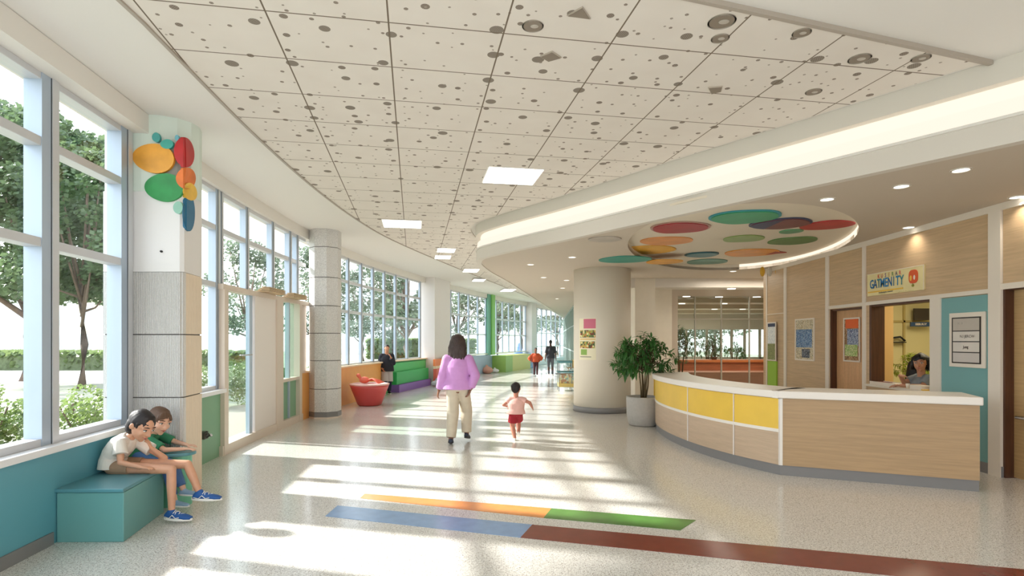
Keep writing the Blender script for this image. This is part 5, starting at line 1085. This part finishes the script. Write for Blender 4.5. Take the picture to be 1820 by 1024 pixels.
def shrub(x, y, r0, h, lab, seed, m=g3):
    r = random.Random(seed); cl_ = []
    for i in range(16): a = r.uniform(0, 6.28); q = r.uniform(0, .75) * r0; z = r.uniform(.15, .8) * h; cl_.append((V((x + q * math.cos(a), y + q * math.sin(a), z - .1)), .30 * r0))
    t = thing('shrub', (x, y, -.1), lab, 'shrub', 'shrubs outside the windows'); cloud(cl_, 900, .055, r).build('foliage', m, t); sb = MB()
    for i in range(5): sb.tube([(x, y, -.1), (x + r.uniform(-.4, .4) * r0, y + r.uniform(-.4, .4) * r0, h * .6)], .012, 5)
    sb.build('stems', bark, t); return t
S0 = shrub(-8.0, 8.6, .85, 1.05, 'light green shrub behind the first window pane', 1); S1 = shrub(-6.75, 8.9, .85, 1.05, 'light green shrub behind the second window pane', 2)
for i, (x, y, s, lab) in enumerate(((-9.6, 9.3, 1.1, 'light green shrub at the left end of the outdoor row'), (-7.7, 14.6, 1.3, 'shrub outside the window left of the entrance'), (-8.6, 18.5, 1.35, 'shrub outside the entrance door'), (-7.4, 19.5, .9, 'low shrub just past the entrance door'))): dup((S0, S1)[i % 2], (x, y, -.1), i * 1.3, s, lab)
r = random.Random(5)
for (x0, x1, y, h, lab) in ((-70, -14, 33.5, .85, 'long clipped hedge beyond the path'), (-13.5, -3.5, 53, 1.6, 'far hedge behind the curved windows')):
    t = thing('hedge', ((x0 + x1) / 2, y, -.1), lab, 'hedge'); mb = MB()
    for i in range(9000):
        p = V((r.uniform(x0, x1), y + r.uniform(-.6, .6), r.choice((h, r.uniform(0, h))))); a = V((r.gauss(0, 1), r.gauss(0, 1), r.gauss(0, 1))).normalized() * .28; b = a.orthogonal() * .5; o = len(mb.v); mb.v += [tuple(p), tuple(p + a * .5 + b), tuple(p + a), tuple(p + a * .5 - b)]; mb.f.append((o, o + 1, o + 2, o + 3))
    mb.build('foliage', leafm('hedge_leaf', (112, 128, 82), .3), t); MB().box(x0, x1, y - .5, y + .5, -.1, h - .1).build('twigs', mat('hedge_core', (106, 118, 88), .9, var=.3), t)
def building(x0, x1, y, h, rgb, nm, lab, nx, nz):
    t = thing('building', ((x0 + x1) / 2, y, -.1), lab, 'building'); MB().box(x0, x1, y, y + 8, -.1, h).build('wall', mat('building_' + nm, rgb, .8), t); gm = mat('building_glass', (206, 214, 218), .2)
    for i in range(nx):
        for j in range(nz):
            a = x0 + (x1 - x0) * (i + .18) / nx; b = x0 + (x1 - x0) * (i + .82) / nx; c = h * (j + .2) / nz; d_ = h * (j + .8) / nz; MB().box(a, b, y - .05, y, c, d_).build('window', gm, t)
    MB().box(x0 - .2, x1 + .2, y - .2, y + 8.2, h, h + .25).build('roof', mat('building_roof', (220, 218, 212), .8), t)
building(-62, -50, 66, 8.5, (232, 232, 230), 'white', 'pale white building far behind the tree in the first pane', 5, 3); building(-49.5, -41, 64, 9, (244, 232, 206), 'cream', 'cream building seen beside the column', 4, 3); building(-22, -12, 72, 8, (222, 226, 230), 'grey', 'pale grey building behind the curved windows', 5, 3)
tree(-15.5, 6.3, 15, 3.6, 9.5, 'tall unseen tree added outside to shade the near floor', g1, 34, 21, 150, .2, .25)  # out of view, added so its crown shades the near floor

# ------------------------------------------------------------------ light, world, camera
s = bpy.data.lights.new('sun', 'SUN'); s.energy = 10.5; s.angle = math.radians(2.0); s.color = (1, .96, .91); so = bpy.data.objects.new('sun', s); C.objects.link(so); so.location = (-20, 10, 20)
so.rotation_euler = V((1, -.27, -.66)).to_track_quat('-Z', 'Y').to_euler()
w = bpy.data.worlds.new('sky'); SC.world = w; w.use_nodes = True; nt = w.node_tree; bg = nt.nodes['Background']; tc = nt.nodes.new('ShaderNodeTexCoord'); sp = nt.nodes.new('ShaderNodeSeparateXYZ'); rr = nt.nodes.new('ShaderNodeValToRGB')
nt.links.new(tc.outputs['Generated'], sp.inputs[0]); nt.links.new(sp.outputs[2], rr.inputs[0]); nt.links.new(rr.outputs[0], bg.inputs[0])
rr.color_ramp.elements[0].color = (.93, .965, 1, 1); rr.color_ramp.elements[1].color = (.76, .87, 1, 1); rr.color_ramp.elements[1].position = .8; bg.inputs[1].default_value = 3.2
cam = bpy.data.cameras.new('camera'); cam.sensor_width = 36; cam.lens = 36 * F / 1820; cam.shift_y = 93 / 1820; cam.clip_end = 400
co = bpy.data.objects.new('camera', cam); C.objects.link(co); co.location = (0, 0, EYE); co.rotation_euler = (PI / 2, 0, 0); SC.camera = co
SC.view_settings.view_transform = 'Standard'; SC.view_settings.look = 'None'; SC.view_settings.gamma = 1; SC.view_settings.exposure = 0.14; SC.view_settings.use_curve_mapping = False
cy = SC.cycles; cy.use_denoising = True; cy.max_bounces = 10; cy.diffuse_bounces = 6; cy.glossy_bounces = 4; cy.transparent_max_bounces = 24; cy.transmission_bounces = 6
cy.sample_clamp_indirect = 6; cy.caustics_reflective = False; cy.caustics_refractive = False
